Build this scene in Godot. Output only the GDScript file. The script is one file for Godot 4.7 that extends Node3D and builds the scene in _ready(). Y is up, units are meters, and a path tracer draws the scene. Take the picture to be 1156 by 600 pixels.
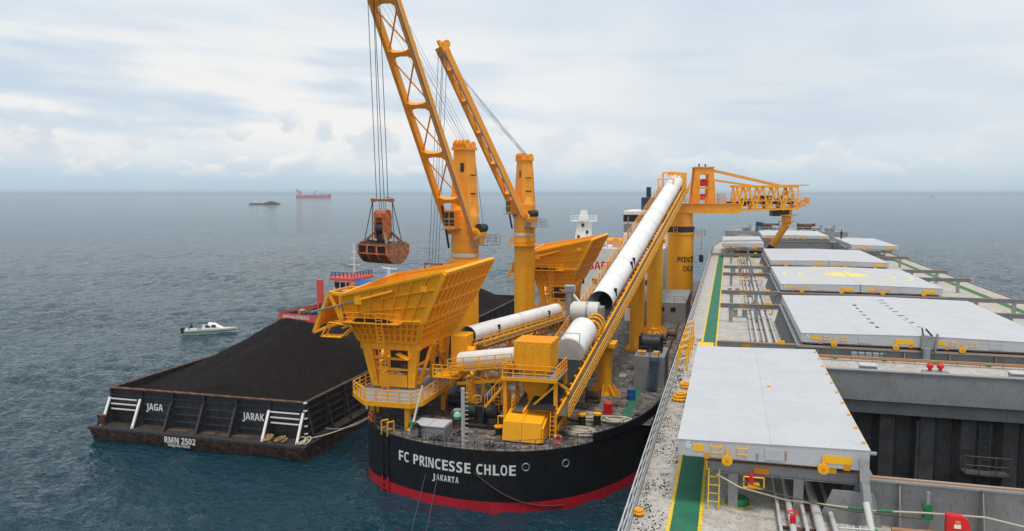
extends Node3D

# A floating crane vessel, a coal barge and a bulk carrier on an overcast sea. Metres, y up; the carrier's keel runs along z.

class MB:
	var v := PackedVector3Array()
	var n := PackedVector3Array()
	func tri(a: Vector3, b: Vector3, c: Vector3, o: Vector3) -> void:
		var k := (b - a).cross(c - a)
		var q := k.normalized()
		if k.dot(o) > 0.0:
			v.append_array([a, c, b])
		else:
			v.append_array([a, b, c])
			q = -q
		n.append_array([q, q, q])
	func quad(a: Vector3, b: Vector3, c: Vector3, d: Vector3, o: Vector3) -> void:
		tri(a, b, c, o)
		tri(a, c, d, o)
	func stri(a: Vector3, b: Vector3, c: Vector3, na: Vector3, nb: Vector3, nc: Vector3) -> void:
		if (b - a).cross(c - a).dot(na + nb + nc) > 0.0:
			v.append_array([a, c, b])
			n.append_array([na, nc, nb])
		else:
			v.append_array([a, b, c])
			n.append_array([na, nb, nc])
	# eight corners: four below (in order round) and four above
	func hexa(p: Array) -> MB:
		var m := Vector3.ZERO
		for q: Vector3 in p:
			m += q / 8.0
		for f: Array in [[0, 1, 2, 3], [4, 5, 6, 7], [0, 1, 5, 4], [1, 2, 6, 5], [2, 3, 7, 6], [3, 0, 4, 7]]:
			var a: Vector3 = p[f[0]]
			var b: Vector3 = p[f[1]]
			var c: Vector3 = p[f[2]]
			var d: Vector3 = p[f[3]]
			quad(a, b, c, d, (a + b + c + d) / 4.0 - m)
		return self
	func box(c: Vector3, s: Vector3, t := Basis.IDENTITY) -> MB:
		var p := []
		for y: float in [-0.5, 0.5]:
			for q: Array in [[-0.5, -0.5], [0.5, -0.5], [0.5, 0.5], [-0.5, 0.5]]:
				p.append(c + t * Vector3(s.x * q[0], s.y * y, s.z * q[1]))
		return hexa(p)
	# a box given by its two extreme corners
	func span(a: Vector3, b: Vector3) -> MB:
		return box((a + b) / 2.0, (b - a).abs())
	# a box whose upper edges are chamfered by e
	func slab(a: Vector3, b: Vector3, e: float) -> MB:
		var lo := Vector3(minf(a.x, b.x), minf(a.y, b.y), minf(a.z, b.z))
		var hi := Vector3(maxf(a.x, b.x), maxf(a.y, b.y), maxf(a.z, b.z))
		span(lo, Vector3(hi.x, hi.y - e, hi.z))
		var p := []
		for q: Array in [[0.0, hi.y - e], [e, hi.y]]:
			var i: float = q[0]
			var y: float = q[1]
			p.append_array([Vector3(lo.x + i, y, lo.z + i), Vector3(hi.x - i, y, lo.z + i), Vector3(hi.x - i, y, hi.z - i), Vector3(lo.x + i, y, hi.z - i)])
		return hexa(p)
	# a square bar from a to b, w across and h high
	func bar(a: Vector3, b: Vector3, w: float, h := -1.0, up := Vector3.UP) -> MB:
		if h < 0.0:
			h = w
		var d := (b - a).normalized()
		var u := up
		if absf(d.dot(u)) > 0.98:
			u = Vector3.BACK
		var s := d.cross(u).normalized()
		u = s.cross(d).normalized()
		s *= w / 2.0
		u *= h / 2.0
		return hexa([a - s - u, a + s - u, a + s + u, a - s + u, b - s - u, b + s - u, b + s + u, b - s + u])
	func tube(a: Vector3, b: Vector3, r: float, k := 8, r2 := -1.0, cap := true) -> MB:
		if r2 < 0.0:
			r2 = r
		var d := (b - a).normalized()
		var u := Vector3.UP if absf(d.y) < 0.9 else Vector3.RIGHT
		var s := d.cross(u).normalized()
		u = s.cross(d)
		for i in k:
			var e0 := s * cos(TAU * i / k) + u * sin(TAU * i / k)
			var e1 := s * cos(TAU * (i + 1) / k) + u * sin(TAU * (i + 1) / k)
			stri(a + e0 * r, a + e1 * r, b + e1 * r2, e0, e1, e1)
			stri(a + e0 * r, b + e1 * r2, b + e0 * r2, e0, e1, e0)
			if cap:
				tri(a, a + e0 * r, a + e1 * r, -d)
				tri(b, b + e0 * r2, b + e1 * r2, d)
		return self
	func path(p: Array, r: float, k := 6) -> MB:
		for i in p.size() - 1:
			tube(p[i], p[i + 1], r, k)
		return self
	# a sagging rope
	func rope(a: Vector3, b: Vector3, sag: float, r: float, k := 10) -> MB:
		var p := []
		for i in k + 1:
			var t := float(i) / k
			p.append(a.lerp(b, t) + Vector3.DOWN * sag * 4.0 * t * (1.0 - t))
		return path(p, r, 5)
	# polygon q (Vector2) laid out from o along ax and ay, pushed along dep
	func prism(q: PackedVector2Array, o: Vector3, ax: Vector3, ay: Vector3, dep: Vector3) -> MB:
		var m := Vector2.ZERO
		for c in q:
			m += c / q.size()
		var t := Geometry2D.triangulate_polygon(q)
		for i in t.size() / 3:
			var a := o + ax * q[t[i * 3]].x + ay * q[t[i * 3]].y
			var b := o + ax * q[t[i * 3 + 1]].x + ay * q[t[i * 3 + 1]].y
			var c := o + ax * q[t[i * 3 + 2]].x + ay * q[t[i * 3 + 2]].y
			tri(a, b, c, -dep)
			tri(a + dep, b + dep, c + dep, dep)
		var turn := 1.0 if Geometry2D.is_polygon_clockwise(q) else -1.0
		for i in q.size():
			var a := q[i]
			var b := q[(i + 1) % q.size()]
			var e := Vector2(-(b - a).y, (b - a).x) * turn
			quad(o + ax * a.x + ay * a.y, o + ax * b.x + ay * b.y, o + ax * b.x + ay * b.y + dep, o + ax * a.x + ay * a.y + dep, ax * e.x + ay * e.y)
		return self
	# profile of (radius, height) turned about a vertical axis at o
	func lathe(o: Vector3, q: Array, k := 16) -> MB:
		for j in q.size() - 1:
			var a: Vector2 = q[j]
			var b: Vector2 = q[j + 1]
			var sl := Vector2(b.y - a.y, a.x - b.x).normalized()
			for i in k:
				var e0 := Vector3(cos(TAU * i / k), 0, sin(TAU * i / k))
				var e1 := Vector3(cos(TAU * (i + 1) / k), 0, sin(TAU * (i + 1) / k))
				var n0 := e0 * sl.x + Vector3.UP * sl.y
				var n1 := e1 * sl.x + Vector3.UP * sl.y
				var y0 := o + Vector3.UP * a.y
				var y1 := o + Vector3.UP * b.y
				if a.x > 0.0:
					stri(y0 + e0 * a.x, y0 + e1 * a.x, y1 + e1 * b.x, n0, n1, n1)
				if b.x > 0.0:
					stri(y0 + e0 * a.x, y1 + e1 * b.x, y1 + e0 * b.x, n0, n1, n0)
		return self
	func ring(c: Vector3, r0: float, r1: float, t0: float, t1: float, k := 40) -> MB:
		for i in k:
			var a := t0 + (t1 - t0) * i / k
			var b := t0 + (t1 - t0) * (i + 1) / k
			var e := Vector3(cos(a), 0, sin(a))
			var f := Vector3(cos(b), 0, sin(b))
			quad(c + e * r0, c + f * r0, c + f * r1, c + e * r1, Vector3.UP)
		return self
	# a lying ring of rope or a life buoy
	func torus(c: Vector3, r: float, t: float, ax := Vector3.RIGHT, ay := Vector3.FORWARD, k := 16) -> MB:
		for i in k:
			var a := TAU * i / k
			var b := TAU * (i + 1) / k
			tube(c + (ax * cos(a) + ay * sin(a)) * r, c + (ax * cos(b) + ay * sin(b)) * r, t, 6, -1.0, false)
		return self
	func mesh(o: Vector3) -> ArrayMesh:
		var w := PackedVector3Array()
		w.resize(v.size())
		for i in v.size():
			w[i] = v[i] - o
		var arr := []
		arr.resize(Mesh.ARRAY_MAX)
		arr[Mesh.ARRAY_VERTEX] = w
		arr[Mesh.ARRAY_NORMAL] = n
		var m := ArrayMesh.new()
		m.add_surface_from_arrays(Mesh.PRIMITIVE_TRIANGLES, arr)
		return m

var org := Vector3.ZERO
var used := {}
var M := {}
var rng := RandomNumberGenerator.new()

func mb() -> MB:
	return MB.new()

func v3(x: float, y: float, z: float) -> Vector3:
	return Vector3(x, y, z)

func numbered(s: String) -> String:
	used[s] = used.get(s, -1) + 1
	return s if used[s] == 0 else "%s_%03d" % [s, used[s]]

func tag(o: Node3D, label: String, category: String, group := "") -> void:
	if label:
		o.set_meta("label", label)
	if category:
		o.set_meta("category", category)
	if group:
		o.set_meta("group", group)

# a thing: an empty node at its base; the parts that follow are given in world metres
func thing(called: String, label: String, category: String, at: Vector3, group := "") -> Node3D:
	var o := Node3D.new()
	o.name = numbered(called)
	add_child(o)
	o.position = at
	org = at
	tag(o, label, category, group)
	return o

func part(p: Node3D, called: String, b: MB, m: Material) -> MeshInstance3D:
	var o := MeshInstance3D.new()
	o.name = called
	o.mesh = b.mesh(org)
	o.mesh.surface_set_material(0, m)
	p.add_child(o, true)
	return o

# a shared mesh, placed under p (its place given in world metres)
func piece(p: Node3D, called: String, mesh: Mesh, at: Vector3, turn := Basis.IDENTITY, sub := false) -> MeshInstance3D:
	var o := MeshInstance3D.new()
	o.name = called
	o.mesh = mesh
	o.transform = Transform3D(turn, at - org)
	p.add_child(o, true)
	return o

func whole(called: String, b: MB, m: Material, at: Vector3, label: String, category: String, group := "") -> MeshInstance3D:
	org = at
	var o := MeshInstance3D.new()
	o.name = numbered(called)
	o.mesh = b.mesh(at)
	o.mesh.surface_set_material(0, m)
	o.position = at
	add_child(o)
	tag(o, label, category, group)
	return o

func shaped(b: MB, m: Material) -> ArrayMesh:
	var k := b.mesh(Vector3.ZERO)
	k.surface_set_material(0, m)
	return k

var font: SystemFont
func text(p: Node3D, called: String, s: String, h: float, at: Vector3, turn: Basis, m: Material, wide := 0.0) -> MeshInstance3D:
	var t := TextMesh.new()
	t.font = font
	t.text = s
	t.font_size = 64
	t.pixel_size = h / (64.0 * 0.714)
	t.depth = 0.012
	t.curve_step = 4.0
	t.material = m
	var o := MeshInstance3D.new()
	o.name = called
	o.mesh = t
	var k := 1.0
	if wide > 0.0:
		k = wide / t.get_aabb().size.x
	o.transform = Transform3D(turn * Basis.from_scale(v3(k, 1, 1)), at - org)
	p.add_child(o, true)
	return o

func copy_of(o: Node3D, by: Vector3, label: String, turn := 0.0) -> Node3D:
	var c: Node3D = o.duplicate()
	var base := String(o.name)
	c.name = numbered(base)
	add_child(c)
	c.position = o.position + by
	c.rotation.y = o.rotation.y + turn
	c.set_meta("label", label)
	return c

# ---------------------------------------------------------------- textures and materials
const TS := 384
var nz := {}

func noise_bytes(key: String, sd: int, freq: float, oct: int, kind := FastNoiseLite.TYPE_SIMPLEX_SMOOTH) -> void:
	var f := FastNoiseLite.new()
	f.seed = sd
	f.noise_type = kind
	f.frequency = freq
	f.fractal_octaves = oct
	f.fractal_type = FastNoiseLite.FRACTAL_FBM
	var im := f.get_seamless_image(TS, TS)
	im.convert(Image.FORMAT_L8)
	nz[key] = im.get_data()

# layers: [noise, across, down, low, high, colour, amount]
func tex(base: Color, layers: Array) -> ImageTexture:
	var n := TS * TS
	var r := PackedFloat32Array()
	r.resize(n)
	r.fill(base.r)
	var g := PackedFloat32Array()
	g.resize(n)
	g.fill(base.g)
	var b := PackedFloat32Array()
	b.resize(n)
	b.fill(base.b)
	for l: Array in layers:
		var d: PackedByteArray = nz[l[0]]
		var sx: int = l[1]
		var sy: int = l[2]
		var c: Color = l[5]
		var cr := c.r
		var cg := c.g
		var cb := c.b
		var lut := PackedFloat32Array()
		for i in 256:
			lut.append(clampf((i / 255.0 - l[3]) / (l[4] - l[3]), 0.0, 1.0) * float(l[6]))
		var k := 0
		for y in TS:
			var row := ((y * sy) % TS) * TS
			for x in TS:
				var w := lut[d[row + (x * sx) % TS]]
				if w > 0.0:
					r[k] += (cr - r[k]) * w
					g[k] += (cg - g[k]) * w
					b[k] += (cb - b[k]) * w
				k += 1
	var out := PackedByteArray()
	out.resize(n * 3)
	for k in n:
		out[k * 3] = int(r[k] * 255.0)
		out[k * 3 + 1] = int(g[k] * 255.0)
		out[k * 3 + 2] = int(b[k] * 255.0)
	return ImageTexture.create_from_image(Image.create_from_data(TS, TS, false, Image.FORMAT_RGB8, out))

func c8(r: int, g: int, b: int) -> Color:
	return Color8(r, g, b)

func surf(key: String, t: Texture2D, per_metre: float, rough: float, bump := 0.0, metal := 0.0) -> StandardMaterial3D:
	var m := StandardMaterial3D.new()
	m.resource_name = key
	m.albedo_texture = t
	m.roughness = rough
	m.metallic = metal
	m.uv1_triplanar = true
	m.uv1_world_triplanar = true
	m.uv1_triplanar_sharpness = 4.0
	m.uv1_scale = Vector3.ONE * per_metre
	if bump > 0.0:
		m.heightmap_enabled = true
		m.heightmap_texture = nz["bump"]
		m.heightmap_scale = bump
	M[key] = m
	return m

func flat(key: String, c: Color, rough := 0.6, metal := 0.0) -> StandardMaterial3D:
	var m := StandardMaterial3D.new()
	m.resource_name = key
	m.albedo_color = c
	m.roughness = rough
	m.metallic = metal
	M[key] = m
	return m

func make_materials() -> void:
	noise_bytes("a", 11, 0.012, 6)      # broad patches
	noise_bytes("b", 23, 0.05, 4)       # blotches
	noise_bytes("c", 37, 0.2, 3)        # grain
	noise_bytes("d", 41, 0.03, 5)
	var f := FastNoiseLite.new()
	f.seed = 5
	f.frequency = 0.08
	f.fractal_octaves = 4
	nz["bump"] = ImageTexture.create_from_image(f.get_seamless_image(TS, TS))
	var soot := c8(70, 55, 40)
	surf("yellow", tex(c8(254, 178, 6), [["a", 1, 1, .5, .8, c8(250, 162, 4), .7], ["d", 7, 1, .68, .82, c8(190, 116, 14), .4], ["b", 1, 1, .74, .84, c8(160, 100, 26), .25], ["c", 1, 1, .4, .9, c8(236, 158, 12), .3]]), 0.17, 0.5)
	surf("orange", tex(c8(252, 168, 36), [["a", 1, 1, .45, .75, c8(246, 150, 28), .7], ["d", 9, 1, .66, .85, c8(196, 116, 38), .4], ["b", 1, 1, .74, .84, c8(160, 98, 42), .25], ["c", 1, 1, .4, .9, c8(240, 166, 60), .3]]), 0.14, 0.5)
	surf("white", tex(c8(236, 236, 234), [["a", 1, 1, .5, .8, c8(222, 221, 217), .8], ["d", 8, 1, .6, .85, c8(186, 178, 166), .45], ["c", 1, 1, .4, .9, c8(226, 226, 224), .4]]), 0.12, 0.45)
	surf("hatch", tex(c8(189, 191, 195), [["a", 1, 1, .45, .7, c8(184, 186, 190), .8], ["d", 1, 1, .62, .8, c8(176, 175, 173), .35], ["b", 2, 2, .78, .84, c8(150, 140, 128), .25], ["c", 1, 1, .4, .9, c8(184, 185, 188), .4]]), 0.07, 0.6)
	surf("grey", tex(c8(146, 148, 150), [["a", 1, 1, .4, .75, c8(134, 136, 137), .8], ["d", 9, 1, .62, .78, c8(112, 100, 90), .5], ["b", 1, 1, .74, .8, c8(128, 98, 76), .25], ["c", 1, 1, .4, .9, c8(138, 139, 140), .4]]), 0.13, 0.6)
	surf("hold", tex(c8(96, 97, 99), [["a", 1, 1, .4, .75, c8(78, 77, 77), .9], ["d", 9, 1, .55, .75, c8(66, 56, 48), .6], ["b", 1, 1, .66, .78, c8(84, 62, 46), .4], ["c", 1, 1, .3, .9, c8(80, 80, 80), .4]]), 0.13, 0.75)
	surf("deck", tex(c8(188, 184, 178), [["a", 1, 1, .42, .66, c8(174, 169, 162), .8], ["d", 1, 1, .58, .7, c8(200, 197, 192), .6], ["b", 1, 1, .64, .74, c8(150, 143, 134), .5], ["d", 2, 2, .7, .76, c8(140, 116, 96), .35], ["c", 1, 1, .58, .76, c8(120, 114, 108), .5], ["c", 2, 2, .7, .8, c8(64, 60, 57), .6]]), 0.11, 0.85, 0.6)
	surf("spill", tex(c8(150, 145, 138), [["a", 1, 1, .35, .6, c8(84, 78, 74), .9], ["b", 1, 1, .5, .6, c8(46, 43, 42), .8], ["c", 1, 1, .45, .6, c8(30, 28, 28), .8], ["c", 2, 1, .6, .7, c8(176, 170, 162), .6]]), 0.15, 0.9, 1.2)
	surf("deck_dark", tex(c8(128, 121, 113), [["a", 1, 1, .42, .6, c8(88, 81, 76), .9], ["d", 1, 1, .55, .62, c8(60, 54, 51), .75], ["a", 2, 2, .6, .66, c8(160, 154, 146), .7], ["d", 1, 1, .62, .72, c8(98, 66, 46), .5], ["c", 1, 1, .5, .7, c8(44, 40, 38), .7]]), 0.1, 0.9, 1.2)
	surf("green", tex(c8(26, 116, 84), [["a", 1, 1, .4, .7, c8(22, 100, 74), .9], ["b", 1, 1, .62, .74, c8(58, 92, 76), .7], ["c", 1, 1, .55, .8, c8(40, 60, 52), .6]]), 0.14, 0.7)
	surf("line", tex(c8(236, 196, 30), [["b", 1, 1, .62, .72, c8(160, 146, 100), .6], ["c", 1, 1, .55, .8, c8(120, 106, 70), .5]]), 0.2, 0.6)
	surf("black", tex(c8(24, 25, 28), [["a", 1, 1, .4, .7, c8(32, 33, 37), .9], ["d", 10, 1, .58, .75, c8(56, 56, 60), .5], ["b", 6, 1, .68, .78, c8(84, 80, 76), .4], ["d", 1, 1, .68, .76, c8(60, 44, 38), .4], ["c", 1, 1, .4, .8, c8(20, 20, 22), .5]]), 0.1, 0.5)
	M.black.metallic_specular = 0.35
	surf("red", tex(c8(196, 22, 44), [["a", 1, 1, .4, .7, c8(178, 20, 38), .9], ["d", 8, 1, .62, .78, c8(110, 26, 34), .6]]), 0.1, 0.5)
	surf("barge", tex(c8(40, 42, 50), [["a", 1, 1, .4, .7, c8(56, 58, 66), .9], ["d", 10, 1, .5, .7, c8(86, 84, 86), .55], ["b", 7, 1, .6, .75, c8(28, 28, 32), .7], ["a", 2, 2, .64, .72, c8(96, 66, 44), .5], ["c", 1, 1, .4, .8, c8(30, 30, 34), .5]]), 0.12, 0.7)
	surf("barge_deck", tex(c8(58, 52, 48), [["a", 1, 1, .4, .7, c8(42, 38, 37), .9], ["b", 1, 1, .62, .74, c8(150, 104, 56), .5], ["c", 1, 1, .45, .75, c8(30, 28, 28), .7]]), 0.12, 0.85)
	surf("rust", tex(c8(84, 62, 50), [["a", 1, 1, .38, .58, c8(46, 42, 41), .95], ["d", 6, 1, .56, .7, c8(140, 78, 46), .6], ["a", 2, 3, .62, .7, c8(176, 98, 60), .7], ["c", 1, 1, .4, .8, c8(40, 34, 32), .5]]), 0.12, 0.8)
	surf("coal", tex(c8(36, 31, 31), [["a", 1, 1, .4, .7, c8(46, 39, 38), .9], ["b", 1, 1, .5, .75, c8(27, 24, 25), .8], ["c", 1, 1, .45, .7, c8(18, 17, 17), .7], ["c", 2, 2, .62, .75, c8(58, 50, 48), .5]]), 0.2, 0.95, 5.0)
	M.coal.metallic_specular = 0.18
	surf("grab_rust", tex(c8(148, 112, 86), [["a", 1, 1, .4, .62, c8(112, 86, 70), .9], ["d", 7, 1, .55, .75, c8(180, 112, 62), .6], ["b", 1, 1, .58, .7, c8(58, 46, 42), .8]]), 0.3, 0.7)
	surf("grab_orange", tex(c8(206, 116, 58), [["a", 1, 1, .4, .62, c8(168, 92, 52), .9], ["b", 1, 1, .58, .7, c8(96, 54, 36), .7]]), 0.3, 0.6)
	surf("steel_blue", tex(c8(50, 78, 112), [["a", 1, 1, .4, .7, c8(40, 62, 92), .9], ["b", 1, 1, .6, .72, c8(70, 70, 72), .6]]), 0.2, 0.6)
	surf("wood", tex(c8(120, 96, 74), [["a", 1, 9, .4, .7, c8(86, 66, 50), .9], ["c", 1, 4, .4, .8, c8(70, 56, 44), .6]]), 0.3, 0.9)
	surf("grating", tex(c8(96, 90, 80), [["a", 1, 1, .4, .7, c8(78, 72, 64), .8], ["c", 1, 1, .5, .8, c8(50, 46, 42), .8], ["b", 1, 1, .66, .76, c8(150, 110, 40), .4]]), 0.3, 0.8)
	surf("pale_disc", tex(c8(236, 214, 92), [["b", 1, 1, .45, .7, c8(212, 204, 150), .8], ["c", 1, 1, .5, .8, c8(190, 182, 150), .6]]), 0.3, 0.6)
	surf("faded_yellow", tex(c8(218, 206, 148), [["b", 1, 1, .5, .7, c8(196, 194, 184), .7], ["c", 1, 1, .5, .8, c8(200, 190, 150), .6]]), 0.2, 0.6)
	surf("grab_dark", tex(c8(58, 50, 46), [["a", 1, 1, .4, .62, c8(40, 36, 35), .9], ["d", 7, 1, .58, .75, c8(120, 78, 50), .6]]), 0.3, 0.75)
	flat("yellow_sign", c8(250, 190, 10), .5)
	flat("wheel_yellow", c8(250, 176, 8), .45)
	flat("paint_white", c8(236, 236, 232), .6)
	flat("paint_black", c8(24, 24, 26), .6)
	flat("rubber", c8(22, 22, 24), .85)
	flat("machine", c8(34, 36, 38), .5)
	flat("steel", c8(150, 152, 154), .4, .4)
	flat("pipe_grey", c8(188, 188, 188), .5)
	flat("wire", c8(70, 72, 76), .6)
	flat("rope", c8(186, 178, 160), .9)
	flat("rope_tan", c8(176, 142, 96), .9)
	flat("rope_dark", c8(84, 74, 62), .9)
	flat("signal_red", c8(214, 20, 34), .5)
	flat("buoy", c8(236, 84, 40), .6)
	flat("sea_green", c8(30, 120, 72), .6)
	flat("mint", c8(130, 200, 176), .5)
	flat("blue", c8(18, 92, 164), .6)
	flat("navy", c8(28, 48, 82), .6)
	flat("window_dark", c8(26, 32, 40), .15)
	flat("band", c8(206, 204, 198), .5)
	flat("tug_red", c8(226, 84, 72), .6)
	flat("far_red", c8(196, 66, 66), .7)
	flat("far_buff", c8(220, 170, 140), .7)
	flat("far_dark", c8(66, 60, 66), .7)
	flat("skin", c8(150, 104, 80), .7)
	flat("cloth_green", c8(36, 116, 70), .9)
	flat("cloth_grey", c8(140, 148, 156), .9)
	flat("cloth_dark", c8(34, 36, 44), .9)
	flat("helmet_blue", c8(30, 64, 180), .4)
	flat("helmet_yellow", c8(244, 190, 20), .4)
	flat("hazard", c8(222, 142, 26), .6)
	flat("deck_rust", c8(176, 132, 96), .8)

# ---------------------------------------------------------------- sky
var sk1 := FastNoiseLite.new()
var sk2 := FastNoiseLite.new()
var sk3 := FastNoiseLite.new()

func bell(x: float, m: float, w: float) -> float:
	return exp(-(x - m) * (x - m) / (w * w))

func sky_at(az: float, el: float) -> Color:
	# the overcast: cool grey-blue and white, in degrees round and up
	var ca := cos(az) * 40.0
	var sa := sin(az) * 40.0
	var deg := rad_to_deg(az)
	var horizon := Color(0.80, 0.86, 0.90)
	var low := Color(0.885, 0.91, 0.928)
	var high := Color(0.85, 0.89, 0.93)
	var top := Color(0.82, 0.86, 0.905)
	var c := horizon.lerp(low, smoothstep(0.2, 3.5, el))
	c = c.lerp(high, smoothstep(5.0, 16.0, el) * 0.9)
	c = c.lerp(top, smoothstep(20.0, 50.0, el))
	var broad := sk1.get_noise_3d(ca * 0.9, el * 0.8, sa * 0.9)
	c = c.lerp(Color(0.935, 0.947, 0.957), clampf(broad * 1.5 + 0.25, 0.0, 0.85))
	c = c.lerp(Color(0.76, 0.83, 0.895), clampf(-broad * 1.3 - 0.12, 0.0, 0.5))
	if el < 34.0:
		var west := 0.35 + 0.65 * smoothstep(-8.0, -28.0, deg) * smoothstep(-150.0, -70.0, deg)
		# long streaks of cloud
		var st := sk2.get_noise_3d(ca * 1.1, (el + 0.05 * deg) * 5.5, sa * 1.1)
		var wst := clampf((st + 0.04) * 3.8, 0.0, 1.0) * smoothstep(1.6, 4.5, el) * smoothstep(15.0, 7.0, el) * west
		c = c.lerp(Color(0.955, 0.95, 0.94), wst * 0.9)
		var dk := clampf((-st - 0.02) * 3.2, 0.0, 1.0) * smoothstep(2.0, 5.0, el) * smoothstep(14.0, 8.0, el) * west
		c = c.lerp(Color(0.76, 0.83, 0.90), dk * 0.6)
		# heaped clouds low over the horizon
		var pf := sk3.get_noise_3d(ca * 4.6, el * 5.5, sa * 4.6) + 0.46 * bell(el, 2.2, 2.4) - 0.30
		var puff := clampf(pf * 9.0, 0.0, 1.0) * smoothstep(0.7, 1.5, el) * smoothstep(7.5, 4.0, el) * (0.3 + 0.7 * west)
		var shade := clampf(0.55 + sk3.get_noise_3d(ca * 4.6, el * 5.5 + 2.6, sa * 4.6) * 1.6, 0.0, 1.0)
		c = c.lerp(Color(0.965, 0.957, 0.945).lerp(Color(0.83, 0.868, 0.90), shade), puff * 0.9)
		# far rain haze along the sea line
		c = c.lerp(Color(0.70, 0.80, 0.868), 0.5 * bell(el, 0.9, 0.7) * (0.45 + 0.55 * west))
	return c

func make_sky() -> Sky:
	for q: Array in [[sk1, 3, 0.05, 4], [sk2, 8, 0.075, 6], [sk3, 21, 0.06, 6]]:
		q[0].seed = q[1]
		q[0].frequency = q[2]
		q[0].fractal_octaves = q[3]
	var W := 4096
	var H := 2048
	var im := Image.create(W, H, false, Image.FORMAT_RGB8)
	im.fill(Color(0.42, 0.50, 0.55))
	var up := Image.create(512, 128, false, Image.FORMAT_RGB8)   # the whole upper half, coarsely
	for y in 128:
		for x in 512:
			up.set_pixel(x, y, sky_at(wrapf((x + 0.5) / 512.0 * TAU, -PI, PI), 90.0 - (y + 0.5) / 128.0 * 90.0))
	up.resize(W, 1024, Image.INTERPOLATE_CUBIC)
	im.blit_rect(up, Rect2i(0, 0, W, 1024), Vector2i.ZERO)
	for y in range(774, 1026):                                      # 22 degrees and lower, finely
		var el := 90.0 - (y + 0.5) / H * 180.0
		for x in W:
			im.set_pixel(x, y, sky_at(wrapf((x + 0.5) / W * TAU, -PI, PI), maxf(el, 0.0)))
	var pm := PanoramaSkyMaterial.new()
	pm.panorama = ImageTexture.create_from_image(im)
	var s := Sky.new()
	s.sky_material = pm
	return s

# ---------------------------------------------------------------- the sea
func make_sea() -> void:
	var f := FastNoiseLite.new()
	f.seed = 77
	f.frequency = 0.055
	f.fractal_octaves = 4
	f.fractal_gain = 0.55
	var g := FastNoiseLite.new()
	g.seed = 78
	g.frequency = 0.012
	g.fractal_octaves = 2
	var rows := []
	var r := 10.0
	while r < 46000.0:
		rows.append(r)
		r += maxf(0.3, r * (0.0062 if r < 650.0 else 0.035))
	var cols := []
	var a0 := deg_to_rad(15.56 - 50.0)
	var a1 := deg_to_rad(15.56 + 50.0)
	for i in 300:
		cols.append(a0 + (a1 - a0) * i / 299.0)
	for i in range(1, 30):
		cols.append(a1 + (TAU - (a1 - a0)) * i / 30.0)
	var nc := cols.size()
	var vs := PackedVector3Array()
	vs.append(Vector3.ZERO)
	for q: float in rows:
		var fade := clampf(1.0 - (q - 250.0) / 350.0, 0.0, 1.0)
		for a: float in cols:
			var x := -sin(a) * q
			var z := -cos(a) * q
			var y := 0.0
			if fade > 0.0 and a <= a1:
				# the wind blows along the swell: crests are stretched across it
				var w := f.get_noise_2d(x * 1.7 + z * 0.8, z * 2.5 - x * 1.1)
				y = (0.58 * (1.0 - absf(w) * 1.8) - 0.29) * (0.75 + 0.9 * g.get_noise_2d(x, z)) * fade
			vs.append(v3(x, y, z))
	var idx := PackedInt32Array()
	for j in nc:
		idx.append_array([0, 1 + (j + 1) % nc, 1 + j])
	for i in rows.size() - 1:
		for j in nc:
			var p := 1 + i * nc + j
			var q := 1 + i * nc + (j + 1) % nc
			idx.append_array([p, q, p + nc, q, q + nc, p + nc])
	var st := SurfaceTool.new()
	var arr := []
	arr.resize(Mesh.ARRAY_MAX)
	arr[Mesh.ARRAY_VERTEX] = vs
	arr[Mesh.ARRAY_INDEX] = idx
	var am := ArrayMesh.new()
	am.add_surface_from_arrays(Mesh.PRIMITIVE_TRIANGLES, arr)
	st.create_from(am, 0)
	st.generate_normals()
	var m := StandardMaterial3D.new()
	m.resource_name = "sea_water"
	m.albedo_color = Color(0.004, 0.034, 0.052).linear_to_srgb()
	m.roughness = 0.06
	m.metallic_specular = 0.29
	var h := FastNoiseLite.new()
	h.seed = 91
	h.frequency = 0.016
	h.fractal_octaves = 6
	h.fractal_gain = 0.6
	m.heightmap_enabled = true
	m.heightmap_texture = ImageTexture.create_from_image(h.get_seamless_image(1024, 1024))
	m.heightmap_scale = 34.0
	m.uv1_triplanar = true
	m.uv1_world_triplanar = true
	m.uv1_scale = v3(1.0 / 24.0, 1.0 / 24.0, 1.0 / 17.0)
	var o := MeshInstance3D.new()
	o.name = "sea"
	o.mesh = st.commit()
	o.mesh.surface_set_material(0, m)
	o.set_meta("kind", "structure")
	o.set_meta("label", "grey-blue rippled sea reaching to the horizon")
	add_child(o)

# ---------------------------------------------------------------- small builders
# posts and rails along a line of feet
func railing(p: Node3D, called: String, pts: Array, h: float, m: Material, step := 1.5, rails := 3, r := 0.025) -> MeshInstance3D:
	var b := mb()
	for i in pts.size() - 1:
		var a: Vector3 = pts[i]
		var c: Vector3 = pts[i + 1]
		var k := maxi(1, roundi(a.distance_to(c) / step))
		for j in k + (1 if i == pts.size() - 2 else 0):
			var q := a.lerp(c, float(j) / k)
			b.bar(q, q + Vector3.UP * h, r * 2.2)
		for j in rails:
			var y := Vector3.UP * h * (j + 1) / rails
			b.tube(a + y, c + y, r, 5, -1.0, false)
	return part(p, called, b, m)

func ladder(p: Node3D, called: String, a: Vector3, c: Vector3, side: Vector3, m: Material, w := 0.5, step := 0.35, t := 0.05) -> MeshInstance3D:
	var b := mb()
	var s := side.normalized() * w / 2.0
	b.bar(a - s, c - s, t)
	b.bar(a + s, c + s, t)
	var k := int(a.distance_to(c) / step)
	for i in range(1, k):
		var q := a.lerp(c, float(i) / k)
		b.bar(q - s, q + s, t * 0.7)
	return part(p, called, b, m)

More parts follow.
